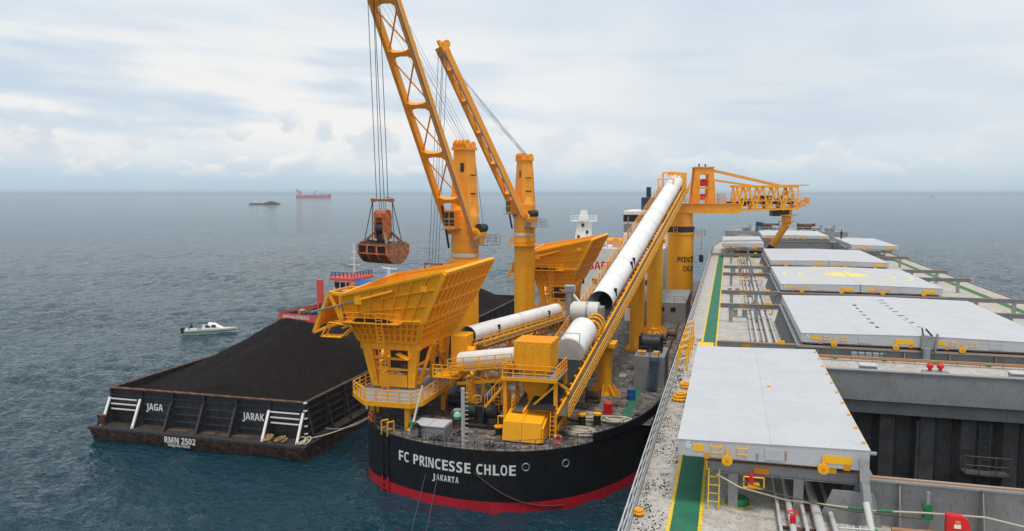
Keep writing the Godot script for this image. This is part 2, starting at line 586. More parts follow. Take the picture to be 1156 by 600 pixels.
func stairs(p: Node3D, called: String, a: Vector3, c: Vector3, side: Vector3, m: Material, w := 0.9) -> void:
	var b := mb()
	var s := side.normalized() * w / 2.0
	b.bar(a - s, c - s, 0.06, 0.22)
	b.bar(a + s, c + s, 0.06, 0.22)
	var k := int(absf(c.y - a.y) / 0.24)
	for i in range(1, k + 1):
		var q := a.lerp(c, float(i) / (k + 1))
		b.box(q, v3(absf(s.x) * 2.0 + 0.2, 0.04, absf(s.z) * 2.0 + 0.2))
	for e: Vector3 in [s, -s]:
		b.tube(a + e + Vector3.UP * 1.0, c + e + Vector3.UP * 1.0, 0.03, 5)
		for i in 4:
			var q := a.lerp(c, i / 3.0) + e
			b.bar(q, q + Vector3.UP * 1.0, 0.05)
	part(p, called, b, m)

# ---------------------------------------------------------------- bulk carrier
const DK := 14.4     # its deck
# hatches: left, seam, right, near, far, number
const HATCH := [
	[4.9, 12.3, 19.7, -28.9, -47.0, "6"],
	[4.75, 12.1, 19.6, -53.6, -73.2, "5"],
	[5.2, 12.6, 19.9, -82.5, -102.0, "4"],
	[5.6, 13.0, 20.4, -111.5, -135.0, "3"],
	[6.2, 13.4, 20.8, -147.5, -171.5, "2"],
	[7.1, 13.8, 20.7, -178.5, -202.5, "1"]]

func make_carrier() -> void:
	var t := thing("bulk_carrier", "grey bulk carrier with long pale deck, green walkways and hatch coamings", "ship", v3(13.5, 0, -95))
	# hull sides, from behind the bridge to the bow
	var out := [v3(-3.2, 0, 24), v3(-3.2, 0, -178), v3(-1.6, 0, -196), v3(2.0, 0, -212), v3(7.5, 0, -226), v3(13.7, 0, -232), v3(20.0, 0, -226), v3(25.5, 0, -212), v3(29.2, 0, -196), v3(30.6, 0, -178), v3(30.6, 0, 24)]
	var b := mb()
	for i in out.size():
		var a: Vector3 = out[i]
		var c: Vector3 = out[(i + 1) % out.size()]
		var e := (c - a).cross(Vector3.UP)
		if e.dot((a + c) / 2.0 - v3(13.7, 0, -95)) < 0.0:
			e = -e
		b.quad(a + Vector3.DOWN, c + Vector3.DOWN, c + Vector3.UP * DK, a + Vector3.UP * DK, e)
	part(t, "hull", b, M.black)
	# the main deck, open over holds 6 and 2
	b = mb()
	var x0 := -3.2
	var x1 := 30.6
	var z := 24.0
	for h: Array in [HATCH[0], HATCH[4]]:
		b.quad(v3(x0, DK, z), v3(x1, DK, z), v3(x1, DK, h[3]), v3(x0, DK, h[3]), Vector3.UP)
		b.quad(v3(x0, DK, h[3]), v3(h[0], DK, h[3]), v3(h[0], DK, h[4]), v3(x0, DK, h[4]), Vector3.UP)
		b.quad(v3(h[2], DK, h[3]), v3(x1, DK, h[3]), v3(x1, DK, h[4]), v3(h[2], DK, h[4]), Vector3.UP)
		z = h[4]
	b.quad(v3(x0, DK, z), v3(x1, DK, z), v3(x1, DK, -178), v3(x0, DK, -178), Vector3.UP)
	for i in range(1, 5):
		var a: Vector3 = out[i] + Vector3.UP * DK
		var c: Vector3 = out[i + 1] + Vector3.UP * DK
		var a2: Vector3 = out[10 - i] + Vector3.UP * DK
		var c2: Vector3 = out[9 - i] + Vector3.UP * DK
		b.quad(a, c, c2, a2, Vector3.UP)
	part(t, "deck", b, M.deck)
	# deck edge: a low fishplate and the rounded gunwale
	part(t, "fishplate", mb().span(v3(-3.2, DK, 0), v3(-3.05, DK + 0.16, -178)), M.grey)
	part(t, "fishplate", mb().span(v3(30.45, DK, 0), v3(30.6, DK + 0.16, -178)), M.grey)
	# walkways
	for w: Array in [[-1.72, -0.78, -3.0, -152.0], [27.6, 28.6, -60.0, -170.0]]:
		b = mb()
		b.span(v3(w[0], DK, w[2]), v3(w[1], DK + 0.012, w[3]))
		var g := part(t, "walkway", b, M.green)
		for e: Array in [[w[0] - 0.13, w[0]], [w[1], w[1] + 0.13]]:
			part(g, "edge_line", mb().span(v3(e[0], DK, w[2]), v3(e[1], DK + 0.018, w[3])), M.line)
	part(t, "warning_plate", mb().span(v3(-2.1, DK + 0.02, -62.0), v3(-0.9, DK + 0.03, -60.4)), M.yellow_sign)
	# spilled coal dust along the rail beside the crane vessel
	var sp := mb()
	rng.seed = 4
	for i in 90:
		var q := v3(-2.95 + pow(rng.randf(), 1.8) * 1.1, DK + 0.004, rng.randf_range(-22.0, -64.0))
		var rad := rng.randf_range(0.2, 0.7)
		for k in int(8 + rad * 60.0):
			var e := v3(rng.randfn() * rad * 0.35, 0, rng.randfn() * rad * 0.8)
			var w := 0.012 + 0.05 * rng.randf() * rng.randf()
			var a := rng.randf() * TAU
			var m := q + e
			if m.x < -3.02 or m.x > -1.9:
				continue
			for j in 4:
				sp.tri(m + Vector3.UP * w * 0.8, m + v3(cos(a + j * TAU / 4.0), 0, sin(a + j * TAU / 4.0)) * w, m + v3(cos(a + (j + 1) * TAU / 4.0), 0, sin(a + (j + 1) * TAU / 4.0)) * w * 0.8, Vector3.UP)
	var spo := part(t, "coal_spill", sp, M.coal)
	spo.set_meta("kind", "stuff")
	# coamings
	for h: Array in HATCH:
		var no: String = h[5]
		var yb := DK
		var yt := 16.05
		b = mb()
		var w := 0.14
		b.span(v3(h[0], yb, h[3]), v3(h[0] + w, yt, h[4]))
		b.span(v3(h[2] - w, yb, h[3]), v3(h[2], yt, h[4]))
		b.span(v3(h[0] + w, yb, h[3] - w), v3(h[2] - w, yt, h[3]))
		b.span(v3(h[0] + w, yb, h[4]), v3(h[2] - w, yt, h[4] + w))
		# flat bar on top, standing out past the plate
		b.span(v3(h[0] - 0.25, yt, h[3] + 0.25), v3(h[2] + 0.25, yt + 0.07, h[3] - 0.2))
		b.span(v3(h[0] - 0.25, yt, h[4] + 0.2), v3(h[2] + 0.25, yt + 0.07, h[4] - 0.25))
		b.span(v3(h[0] - 0.25, yt, h[3] - 0.2), v3(h[0] + 0.2, yt + 0.07, h[4] + 0.2))
		b.span(v3(h[2] - 0.2, yt, h[3] - 0.2), v3(h[2] + 0.25, yt + 0.07, h[4] + 0.2))
		var co := part(t, "hatch_coaming", b, M.grey)
		part(co, "rubbing_bar", mb().span(v3(h[0] - 0.2, yt + 0.072, h[3] + 0.12), v3(h[2] + 0.2, yt + 0.13, h[3] + 0.04)), M.deck_rust)
		# stays down to the deck, one by one
		var stay := shaped(mb().prism(PackedVector2Array([Vector2(0, 0), Vector2(0.62, 0), Vector2(0.62, 0.12), Vector2(0.22, 1.6), Vector2(0, 1.6)]), v3(0, 0, -0.02), Vector3.RIGHT, Vector3.UP, v3(0, 0, 0.04)), M.grey)
		var k := int((h[3] - h[4]) / 1.75)
		for i in range(0, k + 1):
			var zz: float = lerpf(h[3] - 0.4, h[4] + 0.4, float(i) / k)
			piece(co, "stay", stay, v3(h[0], yb, zz), Basis(Vector3.UP, PI))
			if no != "6":
				piece(co, "stay", stay, v3(h[2], yb, zz))
		var ke := 6
		for i in ke:
			var xx: float = lerpf(h[0] + 1.0, h[2] - 1.0, i / float(ke - 1))
			if no in ["6", "5", "4"]:
				piece(co, "stay", stay, v3(xx, yb, h[3]), Basis(Vector3.UP, -PI / 2.0))
		# rails that carry the rolling covers out to the ship's side, on posts
		for zz: float in [h[3] - 0.35, h[4] + 0.35]:
			for s: int in [-1, 1]:
				if s == 1 and no == "6":
					continue
				var xa: float = h[0] - 0.26 if s == -1 else h[2] + 0.26
				var xb: float = -0.55 if s == -1 else 27.4
				if no == "1":
					continue
				b = mb()
				b.span(v3(xa, yt - 0.33, zz - 0.03), v3(xb, yt, zz + 0.03))
				b.span(v3(xa, yt, zz - 0.16), v3(xb, yt + 0.05, zz + 0.16))
				b.span(v3(xa, yt - 0.36, zz - 0.12), v3(xb, yt - 0.33, zz + 0.12))
				var rl := part(t, "trestle_rail", b, M.grey)
				part(rl, "end_cap", mb().span(v3(xb, yt - 0.3, zz - 0.15), v3(xb + 0.05 * s, yt + 0.1, zz + 0.15)), M.wheel_yellow)
				part(rl, "worn_tread", mb().span(v3(xa, yt + 0.052, zz - 0.09), v3(xb - 0.05 * s, yt + 0.075, zz + 0.09)), M.deck_rust)
				for f: float in [0.18, 0.62]:
					var px: float = lerpf(xb, xa, f)
					part(rl, "post", mb().span(v3(px - 0.17, DK, zz - 0.09), v3(px + 0.17, yt - 0.36, zz + 0.09)), M.grey)
				if s == -1:
					part(rl, "stopper", mb().span(v3(xa - 1.2, yt + 0.05, zz + 0.16), v3(xa - 0.75, yt + 0.28, zz + 0.3)), M.wheel_yellow)
					part(rl, "notice_plate", mb().span(v3(lerpf(xb, xa, 0.32), yt - 0.3, zz + 0.04), v3(lerpf(xb, xa, 0.42), yt - 0.06, zz + 0.06)), M.hazard)
	# raised cross deck between hatches 6 and 5, and the plate that hangs from it into the hold
	b = mb()
	b.span(v3(4.9, DK, -47.35), v3(19.7, 15.55, -53.0))
	var cd := part(t, "cross_deck", b, M.deck)
	b = mb()
	b.span(v3(4.9, 14.9, -47.16), v3(19.7, 15.98, -47.3))
	b.hexa([v3(4.9, 13.55, -47.5), v3(19.7, 13.55, -47.5), v3(19.7, 13.55, -47.36), v3(4.9, 13.55, -47.36), v3(4.9, 14.86, -47.34), v3(19.7, 14.86, -47.34), v3(19.7, 14.86, -47.2), v3(4.9, 14.86, -47.2)])
	part(cd, "face_plate", b, M.grey)
	var drain := shaped(mb().tube(Vector3.ZERO, v3(0, 0, 0.03), 0.09, 10), M.paint_black)
	for i in 9:
		piece(cd, "drain_hole", drain, v3(6.2 + i * 1.55, 14.62, -47.14))
	# things fixed on the cross deck
	for q: Array in [[7.6, 0.9], [15.4, 1.0], [18.2, 0.8]]:
		var vb := part(t, "vent_box", mb().slab(v3(q[0], 15.55, -49.2), v3(q[0] + q[1], 16.0, -48.5), 0.05), M.grey)
		part(vb, "lid", mb().slab(v3(q[0] - 0.05, 16.0, -49.25), v3(q[0] + q[1] + 0.05, 16.08, -48.45), 0.03), M.hatch)
	for x: float in [11.5, 12.05]:
		var rv := part(t, "vent_head", mb().lathe(v3(x, 15.55, -49.6), [Vector2(0.1, 0), Vector2(0.1, 0.32), Vector2(0.18, 0.36), Vector2(0.19, 0.52), Vector2(0.11, 0.62), Vector2(0, 0.64)], 12), M.signal_red)
	var tray := part(t, "drip_tray", mb().span(v3(11.1, 15.55, -49.9), v3(12.5, 15.72, -49.3)), M.grey)
	# hydraulic cylinder and small gear before hatch 5
	for x: float in [6.7, 9.6, 12.5, 15.4]:
		var g := part(t, "drain_valve", mb().tube(v3(x, 15.55, -52.6), v3(x, 15.95, -52.6), 0.16, 8, 0.1).tube(v3(x, 15.95, -52.6), v3(x, 16.1, -52.6), 0.06, 6), M.sea_green)
	for i in 5:
		part(t, "gear_box", mb().slab(v3(7.7 + i * 0.42, 15.75, -52.95), v3(8.05 + i * 0.42, 16.0, -52.7), 0.03), M.cloth_grey)
	var fb := part(t, "hose_box", mb().prism(PackedVector2Array([Vector2(-0.35, 0), Vector2(0.35, 0), Vector2(0.42, 0.5), Vector2(0.25, 0.85), Vector2(-0.35, 0.85)]), v3(18.7, 15.7, -51.6), Vector3.RIGHT, Vector3.UP, v3(0, 0, -0.4)), M.signal_red)
	ladder(t, "step_ladder", v3(19.35, 15.55, -51.2), v3(19.35, 17.0, -51.5), Vector3.RIGHT, M.wheel_yellow, 0.6, 0.35, 0.09)
	b = mb()
	for i in 12:
		b.tube(v3(5.2 + i * 1.2, 15.55, -52.0), v3(5.2 + i * 1.2, 15.85, -52.0), 0.03, 5)
	b.tube(v3(5.2, 15.85, -52.0), v3(19.2, 15.85, -52.0), 0.05, 6)
	b.tube(v3(5.2, 15.72, -52.2), v3(19.2, 15.72, -52.2), 0.06, 6)
	part(t, "pipe", b, M.deck_rust)
	# holds 6 and 2
	for h: Array in [HATCH[0], HATCH[4]]:
		b = mb()
		var l: float = h[0] - 1.6
		var r: float = h[2] + 1.6
		var n: float = h[3] + 1.0
		var f: float = h[4] - 1.7
		var yl := 0.5
		b.span(v3(l - 0.1, yl, n), v3(l, DK - 0.02, f))
		b.span(v3(r, yl, n), v3(r + 0.1, DK - 0.02, f))
		b.span(v3(l, yl, n), v3(r, DK - 0.02, n + 0.1))
		b.span(v3(l, yl - 0.1, n), v3(r, yl, f))
		b.span(v3(l, DK - 0.14, h[4] - 0.36), v3(r, DK - 0.02, f))
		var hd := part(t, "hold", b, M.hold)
		# corrugated bulkhead: each fold a plate of its own
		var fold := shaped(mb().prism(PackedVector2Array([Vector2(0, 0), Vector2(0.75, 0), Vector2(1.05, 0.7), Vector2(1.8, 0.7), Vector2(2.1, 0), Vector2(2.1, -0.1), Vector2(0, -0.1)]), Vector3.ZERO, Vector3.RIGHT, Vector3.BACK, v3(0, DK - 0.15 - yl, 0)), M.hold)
		var x := l + 0.1
		while x < r - 2.2:
			piece(hd, "bulkhead_fold", fold, v3(x, yl, f + 0.1))
			x += 2.102
		if h[5] == "6":
			# ladder with a landing on the bulkhead
			var lx := 14.0
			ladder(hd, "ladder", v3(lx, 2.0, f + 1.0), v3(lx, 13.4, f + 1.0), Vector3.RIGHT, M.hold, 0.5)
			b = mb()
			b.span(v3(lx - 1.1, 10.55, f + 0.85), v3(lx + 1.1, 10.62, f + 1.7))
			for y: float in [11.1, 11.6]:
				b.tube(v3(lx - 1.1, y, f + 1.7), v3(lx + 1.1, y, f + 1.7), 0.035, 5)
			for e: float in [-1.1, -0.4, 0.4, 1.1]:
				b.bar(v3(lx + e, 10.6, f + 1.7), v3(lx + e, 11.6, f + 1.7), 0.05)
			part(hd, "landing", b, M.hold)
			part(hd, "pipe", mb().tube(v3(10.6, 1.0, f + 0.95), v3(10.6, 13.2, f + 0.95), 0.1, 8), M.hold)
	# deck pipes along the port side
	for q: Array in [[2.35, 0.11], [2.8, 0.07], [3.25, 0.17], [3.72, 0.09], [1.95, 0.06]]:
		part(t, "deck_pipe", mb().tube(v3(q[0], DK + 0.32, -8), v3(q[0], DK + 0.32, -176), q[1], 10), M.pipe_grey)
	for i in 27:
		var zz := -24.0 - i * 5.6
		part(t, "pipe_support", mb().span(v3(1.8, DK, zz), v3(3.95, DK + 0.14, zz - 0.14)), M.deck_rust)
	for zz: float in [-27.3, -88.0, -107.0, -129.0]:
		var sv := part(t, "valve", mb().tube(v3(2.35, DK + 0.3, zz), v3(2.35, DK + 0.66, zz), 0.1, 8), M.signal_red)
		part(sv, "handwheel", mb().torus(v3(2.35, DK + 0.78, zz), 0.17, 0.025, Vector3.RIGHT, Vector3.FORWARD, 10), M.signal_red)
	for zz: float in [-57.5, -78.0, -104.0, -138.0]:
		b = mb()
		b.span(v3(1.5, DK + 0.62, zz), v3(4.3, DK + 0.67, zz - 0.7))
		for x: float in [1.55, 4.25]:
			b.span(v3(x - 0.04, DK, zz - 0.1), v3(x + 0.04, DK + 0.62, zz - 0.6))
		part(t, "pipe_bridge", b, M.line)
	for q: Array in [[0.9, -48.5], [1.2, -76.0], [0.7, -93.0], [1.3, -118.0]]:
		var bl := part(t, "bollard", mb().span(v3(q[0] - 0.75, DK, q[1] - 0.3), v3(q[0] + 0.75, DK + 0.06, q[1] + 0.3)), M.grey)
		for e: float in [-0.42, 0.42]:
			part(bl, "post", mb().lathe(v3(q[0] + e, DK + 0.06, q[1]), [Vector2(0.2, 0), Vector2(0.2, 0.55), Vector2(0.26, 0.58), Vector2(0.26, 0.68), Vector2(0, 0.7)], 12), M.grey)
	for q: Array in [[0.55, -29.6], [0.4, -58.0], [0.6, -80.0]]:
		var mh := part(t, "manhole", mb().lathe(v3(q[0], DK, q[1]), [Vector2(0.44, 0), Vector2(0.44, 0.2), Vector2(0.36, 0.26), Vector2(0, 0.27)], 16), M.sea_green)
		part(mh, "rim", mb().ring(v3(q[0], DK + 0.016, q[1]), 0.46, 0.56, 0, TAU, 20), M.line)
	# bulwark rails
	railing(t, "railing", [v3(-3.1, DK, -20), v3(-3.1, DK, -178), v3(-1.5, DK, -196)], 1.1, M.pipe_grey, 1.5, 3, 0.03)
	railing(t, "railing", [v3(30.5, DK, -60), v3(30.5, DK, -178), v3(29.1, DK, -196)], 1.0, M.grey, 3.2, 2, 0.02)
	# forecastle
	b = mb()
	var fp := PackedVector2Array()
	for i in range(2, 9):
		fp.append(Vector2(out[i].x, out[i].z))
	fp[0] = Vector2(-0.9, -204.5)
	fp[6] = Vector2(28.0, -204.5)
	b.prism(fp, v3(0, DK + 0.01, 0), Vector3.RIGHT, Vector3.BACK, v3(0, 2.3, 0))
	var fc := part(t, "forecastle", b, M.grey)
	railing(fc, "railing", [v3(-0.6, DK + 2.3, -204.8), v3(27.8, DK + 2.3, -204.8)], 1.0, M.pipe_grey, 2.0, 2, 0.05)
	for x: float in [8.5, 17.0]:
		b = mb()
		b.tube(v3(x, DK + 3.3, -209), v3(x + 3.4, DK + 3.3, -209), 0.8, 12)
		b.span(v3(x - 0.4, DK + 2.3, -210), v3(x, DK + 4.2, -208))
		b.span(v3(x + 3.4, DK + 2.3, -210), v3(x + 3.8, DK + 4.2, -208))
		part(fc, "windlass", b, M.rust)
	part(fc, "tarpaulin", mb().hexa([v3(6.4, DK + 2.3, -206.8), v3(8.6, DK + 2.3, -206.8), v3(8.6, DK + 2.3, -205.6), v3(6.4, DK + 2.3, -205.6), v3(6.6, DK + 4.6, -206.5), v3(8.4, DK + 4.4, -206.5), v3(8.2, DK + 4.3, -205.8), v3(6.8, DK + 4.7, -205.8)]), M.navy)
	part(fc, "foremast", mb().tube(v3(13.7, DK + 2.3, -214), v3(13.7, DK + 5.2, -214), 0.3, 8), M.grey)
	for q: Array in [[3.2, 1.3], [23.0, 1.1], [20.0, 0.9], [10.5, 1.2]]:
		part(fc, "mooring_winch", mb().tube(v3(q[0], DK + 3.0, -207.4), v3(q[0] + 1.8, DK + 3.0, -207.4), 0.55 * q[1], 10).span(v3(q[0] + 1.8, DK + 2.3, -208), v3(q[0] + 2.3, DK + 3.8, -206.8)), M.grey)
	for q: Array in [[2.0, -190.0], [1.5, -184.0], [25.5, -188.0], [26.0, -178.0]]:
		part(t, "deck_locker", mb().slab(v3(q[0], DK, q[1]), v3(q[0] + 3.2, DK + 1.9, q[1] - 2.4), 0.05), M.grey)
	# ---- gear round the near end of hold 6
	b = mb()
	b.bar(v3(4.72, 16.85, -28.55), v3(4.72, 16.1, -28.35), 0.3, 0.16)
	b.bar(v3(4.72, 16.1, -28.35), v3(4.86, 14.9, -28.0), 0.28, 0.16)
	part(t, "cover_arm", b, M.grey)
	var hc := part(t, "hold_down_cylinder", mb().tube(v3(4.7, 15.6, -27.8), v3(4.85, 14.75, -27.3), 0.11, 10), M.band)
	part(hc, "cylinder_foot", mb().tube(v3(4.85, 14.85, -27.3), v3(4.88, 14.4, -27.25), 0.19, 10), M.sea_green)
	part(t, "web_plate", mb().prism(PackedVector2Array([Vector2(-0.9, 0), Vector2(1.2, 0), Vector2(0.9, 1.2), Vector2(-0.45, 1.2)]), v3(4.2, DK, -28.7), Vector3.RIGHT, Vector3.UP, v3(0, 0, -0.06)), M.grey)
	var dv := part(t, "drain_pipe", mb().tube(v3(6.75, 15.9, -28.5), v3(6.75, 14.4, -28.5), 0.07, 8), M.grey)
	part(dv, "drain_valve", mb().tube(v3(6.75, 15.35, -28.5), v3(6.75, 15.0, -28.5), 0.12, 8, 0.2).span(v3(6.6, 15.35, -28.6), v3(6.9, 15.5, -28.4)), M.sea_green)
	var hb := part(t, "hose_box", mb().prism(PackedVector2Array([Vector2(-0.34, 0), Vector2(0.3, 0), Vector2(0.38, 0.22), Vector2(0.3, 0.55), Vector2(0.12, 0.66), Vector2(-0.34, 0.68)]), v3(7.45, 14.85, -27.5), Vector3.RIGHT, Vector3.UP, v3(0, 0, -0.3)), M.signal_red)
	for e: float in [-0.2, 0.15]:
		part(hb, "leg", mb().bar(v3(7.45 + e, DK, -27.65), v3(7.45 + e, 14.85, -27.65), 0.06), M.grey)
	part(hb, "emblem", mb().span(v3(7.32, 15.13, -27.495), v3(7.52, 15.26, -27.485)), M.paint_white)
	part(hb, "emblem", mb().span(v3(7.35, 15.29, -27.495), v3(7.5, 15.39, -27.485)), M.hazard)
	part(t, "hose", mb().path([v3(-0.2, 15.7, -28.9), v3(0.6, 15.5, -28.35), v3(2.2, 15.25, -28.2), v3(3.6, 15.22, -28.2), v3(5.0, 15.2, -28.15), v3(6.6, 15.3, -28.15), v3(8.4, 15.35, -28.15), v3(9.8, 15.1, -28.2), v3(12.0, 15.0, -28.2)], 0.032), M.rope)
	part(t, "hose", mb().path([v3(0.7, 15.75, -28.3), v3(1.9, 15.45, -28.18), v3(3.2, 15.25, -28.12), v3(4.4, 15.12, -28.1), v3(6.5, 15.1, -28.1)], 0.025), M.rope_dark)
	part(t, "hose_sleeve", mb().path([v3(4.2, 15.22, -28.17), v3(4.7, 15.21, -28.14)], 0.05), M.sea_green)
	part(t, "hose_sleeve", mb().path([v3(5.1, 15.21, -28.14), v3(5.6, 15.25, -28.14)], 0.05), M.sea_green)
	b = mb()
	for i in 4:
		b.tube(v3(3.98 + i * 0.2, DK + 0.25, -26.5), v3(4.0 + i * 0.2, DK + 0.7, -26.9), 0.03, 6)
	b.path([v3(3.7, DK + 0.7, -26.6), v3(4.7, DK + 0.7, -26.7), v3(4.75, DK + 0.45, -26.6), v3(3.8, DK + 0.45, -26.5)], 0.035)
	part(t, "guard_rail", b, M.pipe_grey)
	part(t, "junction_box", mb().slab(v3(3.0, DK + 0.3, -26.2), v3(3.7, DK + 0.62, -25.7), 0.03), M.hatch)
	part(t, "junction_box", mb().slab(v3(7.1, DK + 0.3, -26.4), v3(8.0, DK + 0.4, -25.6), 0.03), M.paint_white)
	part(t, "pipe", mb().path([v3(1.9, DK + 0.1, -27.6), v3(4.0, DK + 0.12, -27.5), v3(6.4, DK + 0.3, -27.3), v3(12, DK + 0.3, -27.4)], 0.06), M.rust)
	part(t, "pipe", mb().path([v3(5.6, DK + 0.2, -28.2), v3(12, DK + 0.2, -28.25)], 0.09), M.deck_rust)
	# small ladder under the first rail
	ladder(t, "ladder", v3(-0.3, DK, -28.75), v3(-0.3, 15.9, -28.95), Vector3.RIGHT, M.line, 0.38, 0.3, 0.045)
	b = mb()
	b.path([v3(0.75, 15.35, -28.8), v3(1.45, 15.35, -28.8), v3(1.45, 15.75, -28.8), v3(0.75, 15.75, -28.8), v3(0.75, 15.35, -28.8)], 0.03)
	b.span(v3(0.9, 15.38, -29.0), v3(1.3, 15.5, -28.75))
	part(t, "valve_bracket", b, M.wheel_yellow)
	part(t, "valve", mb().tube(v3(1.0, 15.5, -28.85), v3(1.0, 15.85, -28.85), 0.1, 8), M.signal_red)
	# yellow boarding frames at the rail
	for i in 5:
		var zz := -50.5 - i * 2.6
		b = mb()
		b.path([v3(-3.1, DK, zz), v3(-2.9, DK + 1.7, zz), v3(-2.5, DK + 1.7, zz - 0.9), v3(-2.4, DK, zz - 0.9)], 0.06)
		b.tube(v3(-3.0, DK + 0.9, zz), v3(-2.45, DK + 0.9, zz - 0.9), 0.05, 5)
		part(t, "boarding_frame", b, M.wheel_yellow)
	part(t, "rope_heap", mb().torus(v3(-2.4, DK + 0.1, -44.0), 0.4, 0.09).torus(v3(-2.4, DK + 0.25, -44.0), 0.32, 0.09).torus(v3(-2.35, DK + 0.38, -44.1), 0.25, 0.09), M.wheel_yellow)
	part(t, "rope_heap", mb().torus(v3(-2.2, DK + 0.1, -47.0), 0.35, 0.09).torus(v3(-2.25, DK + 0.25, -47.0), 0.3, 0.09), M.wheel_yellow)
	part(t, "rope_end", mb().torus(v3(-2.9, DK + 0.1, -27.5), 0.16, 0.06).torus(v3(-2.9, DK + 0.2, -27.5), 0.12, 0.06), M.wheel_yellow)
	# blue bin by the starboard walkway
	part(t, "deck_bin", mb().slab(v3(26.0, DK, -75.5), v3(27.4, DK + 1.1, -74.3), 0.08), M.navy)

# rolling hatch covers: things of their own, which stand on the coamings or are rolled out on the rails
func hatch_cover(x0: float, x1: float, h: Array, seam: float, label: String, rich: bool, num := "") -> Node3D:
	var z0: float = h[3] + 0.1
	var z1: float = h[4] - 0.1
	var t := thing("hatch_cover", label, "hatch cover", v3((x0 + x1) / 2.0, 16.12, (z0 + z1) / 2.0), "rolling hatch covers of the bulk carrier")
	var yb := 16.36
	var ys := 17.08     # at the seam
	var yo := 16.94     # outboard
	var ya := ys if absf(x0 - seam) < 0.5 else yo
	var yz := ys if absf(x1 - seam) < 0.5 else yo
	var b := mb()
	b.hexa([v3(x0, yb, z0), v3(x1, yb, z0), v3(x1, yb, z1), v3(x0, yb, z1), v3(x0, ya, z0), v3(x1, yz, z0), v3(x1, yz, z1), v3(x0, ya, z1)])
	b.span(v3(x0 + 0.25, yb - 0.16, z0 - 0.4), v3(x1 - 0.25, yb, z1 + 0.4))
	part(t, "body", b, M.hatch)
	# top plates, laid with narrow joints
	var nx := 2
	var nzz := 3
	for i in nx:
		for j in nzz:
			var a := lerpf(x0, x1, i / float(nx)) + (0.004 if i > 0 else -0.02)
			var c := lerpf(x0, x1, (i + 1) / float(nx)) - (0.004 if i < nx - 1 else -0.02)
			var d := lerpf(z0, z1, j / float(nzz)) - (0.005 if j > 0 else -0.02)
			var e := lerpf(z0, z1, (j + 1) / float(nzz)) + (0.005 if j < nzz - 1 else -0.02)
			var pa := lerpf(ya, yz, (a - x0) / (x1 - x0)) + 0.002
			var pc := lerpf(ya, yz, (c - x0) / (x1 - x0)) + 0.002
			var th := 0.02
			part(t, "plate", mb().hexa([v3(a, pa, d), v3(c, pc, d), v3(c, pc, e), v3(a, pa, e), v3(a, pa + th, d), v3(c, pc + th, d), v3(c, pc + th, e), v3(a, pa + th, e)]), M.hatch)
	# wheels on the near and far side
	var f := 0.72 if rich else 1.0
	for x: float in [lerpf(x0, x1, 0.27), lerpf(x0, x1, 0.77)]:
		for zz: Array in [[z0 + 0.06, 1.0], [z1 - 0.06, -1.0]]:
			var wh := part(t, "wheel", mb().tube(v3(x, yb - 0.03, zz[0]), v3(x, yb - 0.03, zz[0] + 0.1 * zz[1]), 0.19, 14), M.wheel_yellow)
			part(wh, "hub", mb().tube(v3(x, yb - 0.03, zz[0] + 0.1 * zz[1]), v3(x, yb - 0.03, zz[0] + 0.13 * zz[1]), 0.06, 8), M.hazard)
			part(t, "wheel_bracket", mb().span(v3(x - 0.04, yb + 0.12, zz[0]), v3(x + 0.04, yb + 0.42, zz[0] + 0.04 * zz[1])), M.wheel_yellow)
	var zf := z0 + 0.004
	for q: Array in [[0.115, 0.1, 0.25, 0.06], [0.84, 0.15, 0.28, 0.02]]:
		var px := lerpf(x0, x1, q[0])
		var w: float = q[1] * (x1 - x0) / 2.0
		part(t, "notice_plate", mb().span(v3(px - w * (1.0 if q[0] > 0.5 else 0.6), yb + 0.14 + q[3], zf), v3(px + w * (1.0 if q[0] > 0.5 else 0.6), yb + 0.14 + q[3] + q[2], zf + 0.015)), M.yellow_sign)
	for q: float in [0.16, 0.89]:
		part(t, "marker_plate", mb().span(v3(lerpf(x0, x1, q) - 0.1, yb - 0.06, zf), v3(lerpf(x0, x1, q) + 0.1, yb + 0.16, zf + 0.012)), M.hazard)
	var grip := shaped(mb().path([v3(-0.17, 0.1, 0), v3(-0.17, 0, 0.08), v3(0.17, 0, 0.08), v3(0.17, 0.1, 0)], 0.022, 5), M.wheel_yellow)
	for px: float in [0.2, 0.34]:
		for y: float in [0.22, 0.43]:
			piece(t, "grip", grip, v3(lerpf(x0, x1, px) + 0.06, yb + y, zf))
	part(t, "access_panel", mb().span(v3(lerpf(x0, x1, 0.47), yb + 0.1, zf), v3(lerpf(x0, x1, 0.57), yb + 0.5, zf + 0.04)), M.hatch)
	if rich:
		for i in 5:
			part(t, "panel_hinge", mb().span(v3(lerpf(x0, x1, 0.575), yb + 0.12 + i * 0.08, zf), v3(lerpf(x0, x1, 0.575) + 0.05, yb + 0.15 + i * 0.08, zf + 0.05)), M.deck_rust)
		part(t, "stay_bar", mb().bar(v3(lerpf(x0, x1, 0.43), yb - 0.02, zf + 0.03), v3(lerpf(x0, x1, 0.43), yb + 0.3, zf + 0.03), 0.05), M.grey)
		# cleats along the inboard edge, and on the crown
		for i in 10:
			part(t, "cleat", mb().span(v3(x1 - 0.14, yz + 0.03, z0 - 0.7 - i * 1.85), v3(x1 - 0.03, yz + 0.1, z0 - 0.85 - i * 1.85)), M.wheel_yellow)
		part(t, "cleat", mb().lathe(v3(lerpf(x0, x1, 0.55), 17.05, lerpf(z0, z1, 0.48)), [Vector2(0.09, 0), Vector2(0.09, 0.05), Vector2(0, 0.06)], 10), M.wheel_yellow)
		part(t, "locking_pin", mb().tube(v3(x1, yz - 0.1, z0 - 0.05), v3(x1 + 0.22, yz - 0.1, z0 - 0.05), 0.07, 8), M.grey)
	if num:
		text(t, "number", num, 0.24, v3(lerpf(x0, x1, 0.055), yb + 0.4, zf + 0.01), Basis.IDENTITY, M.paint_white)
	return t

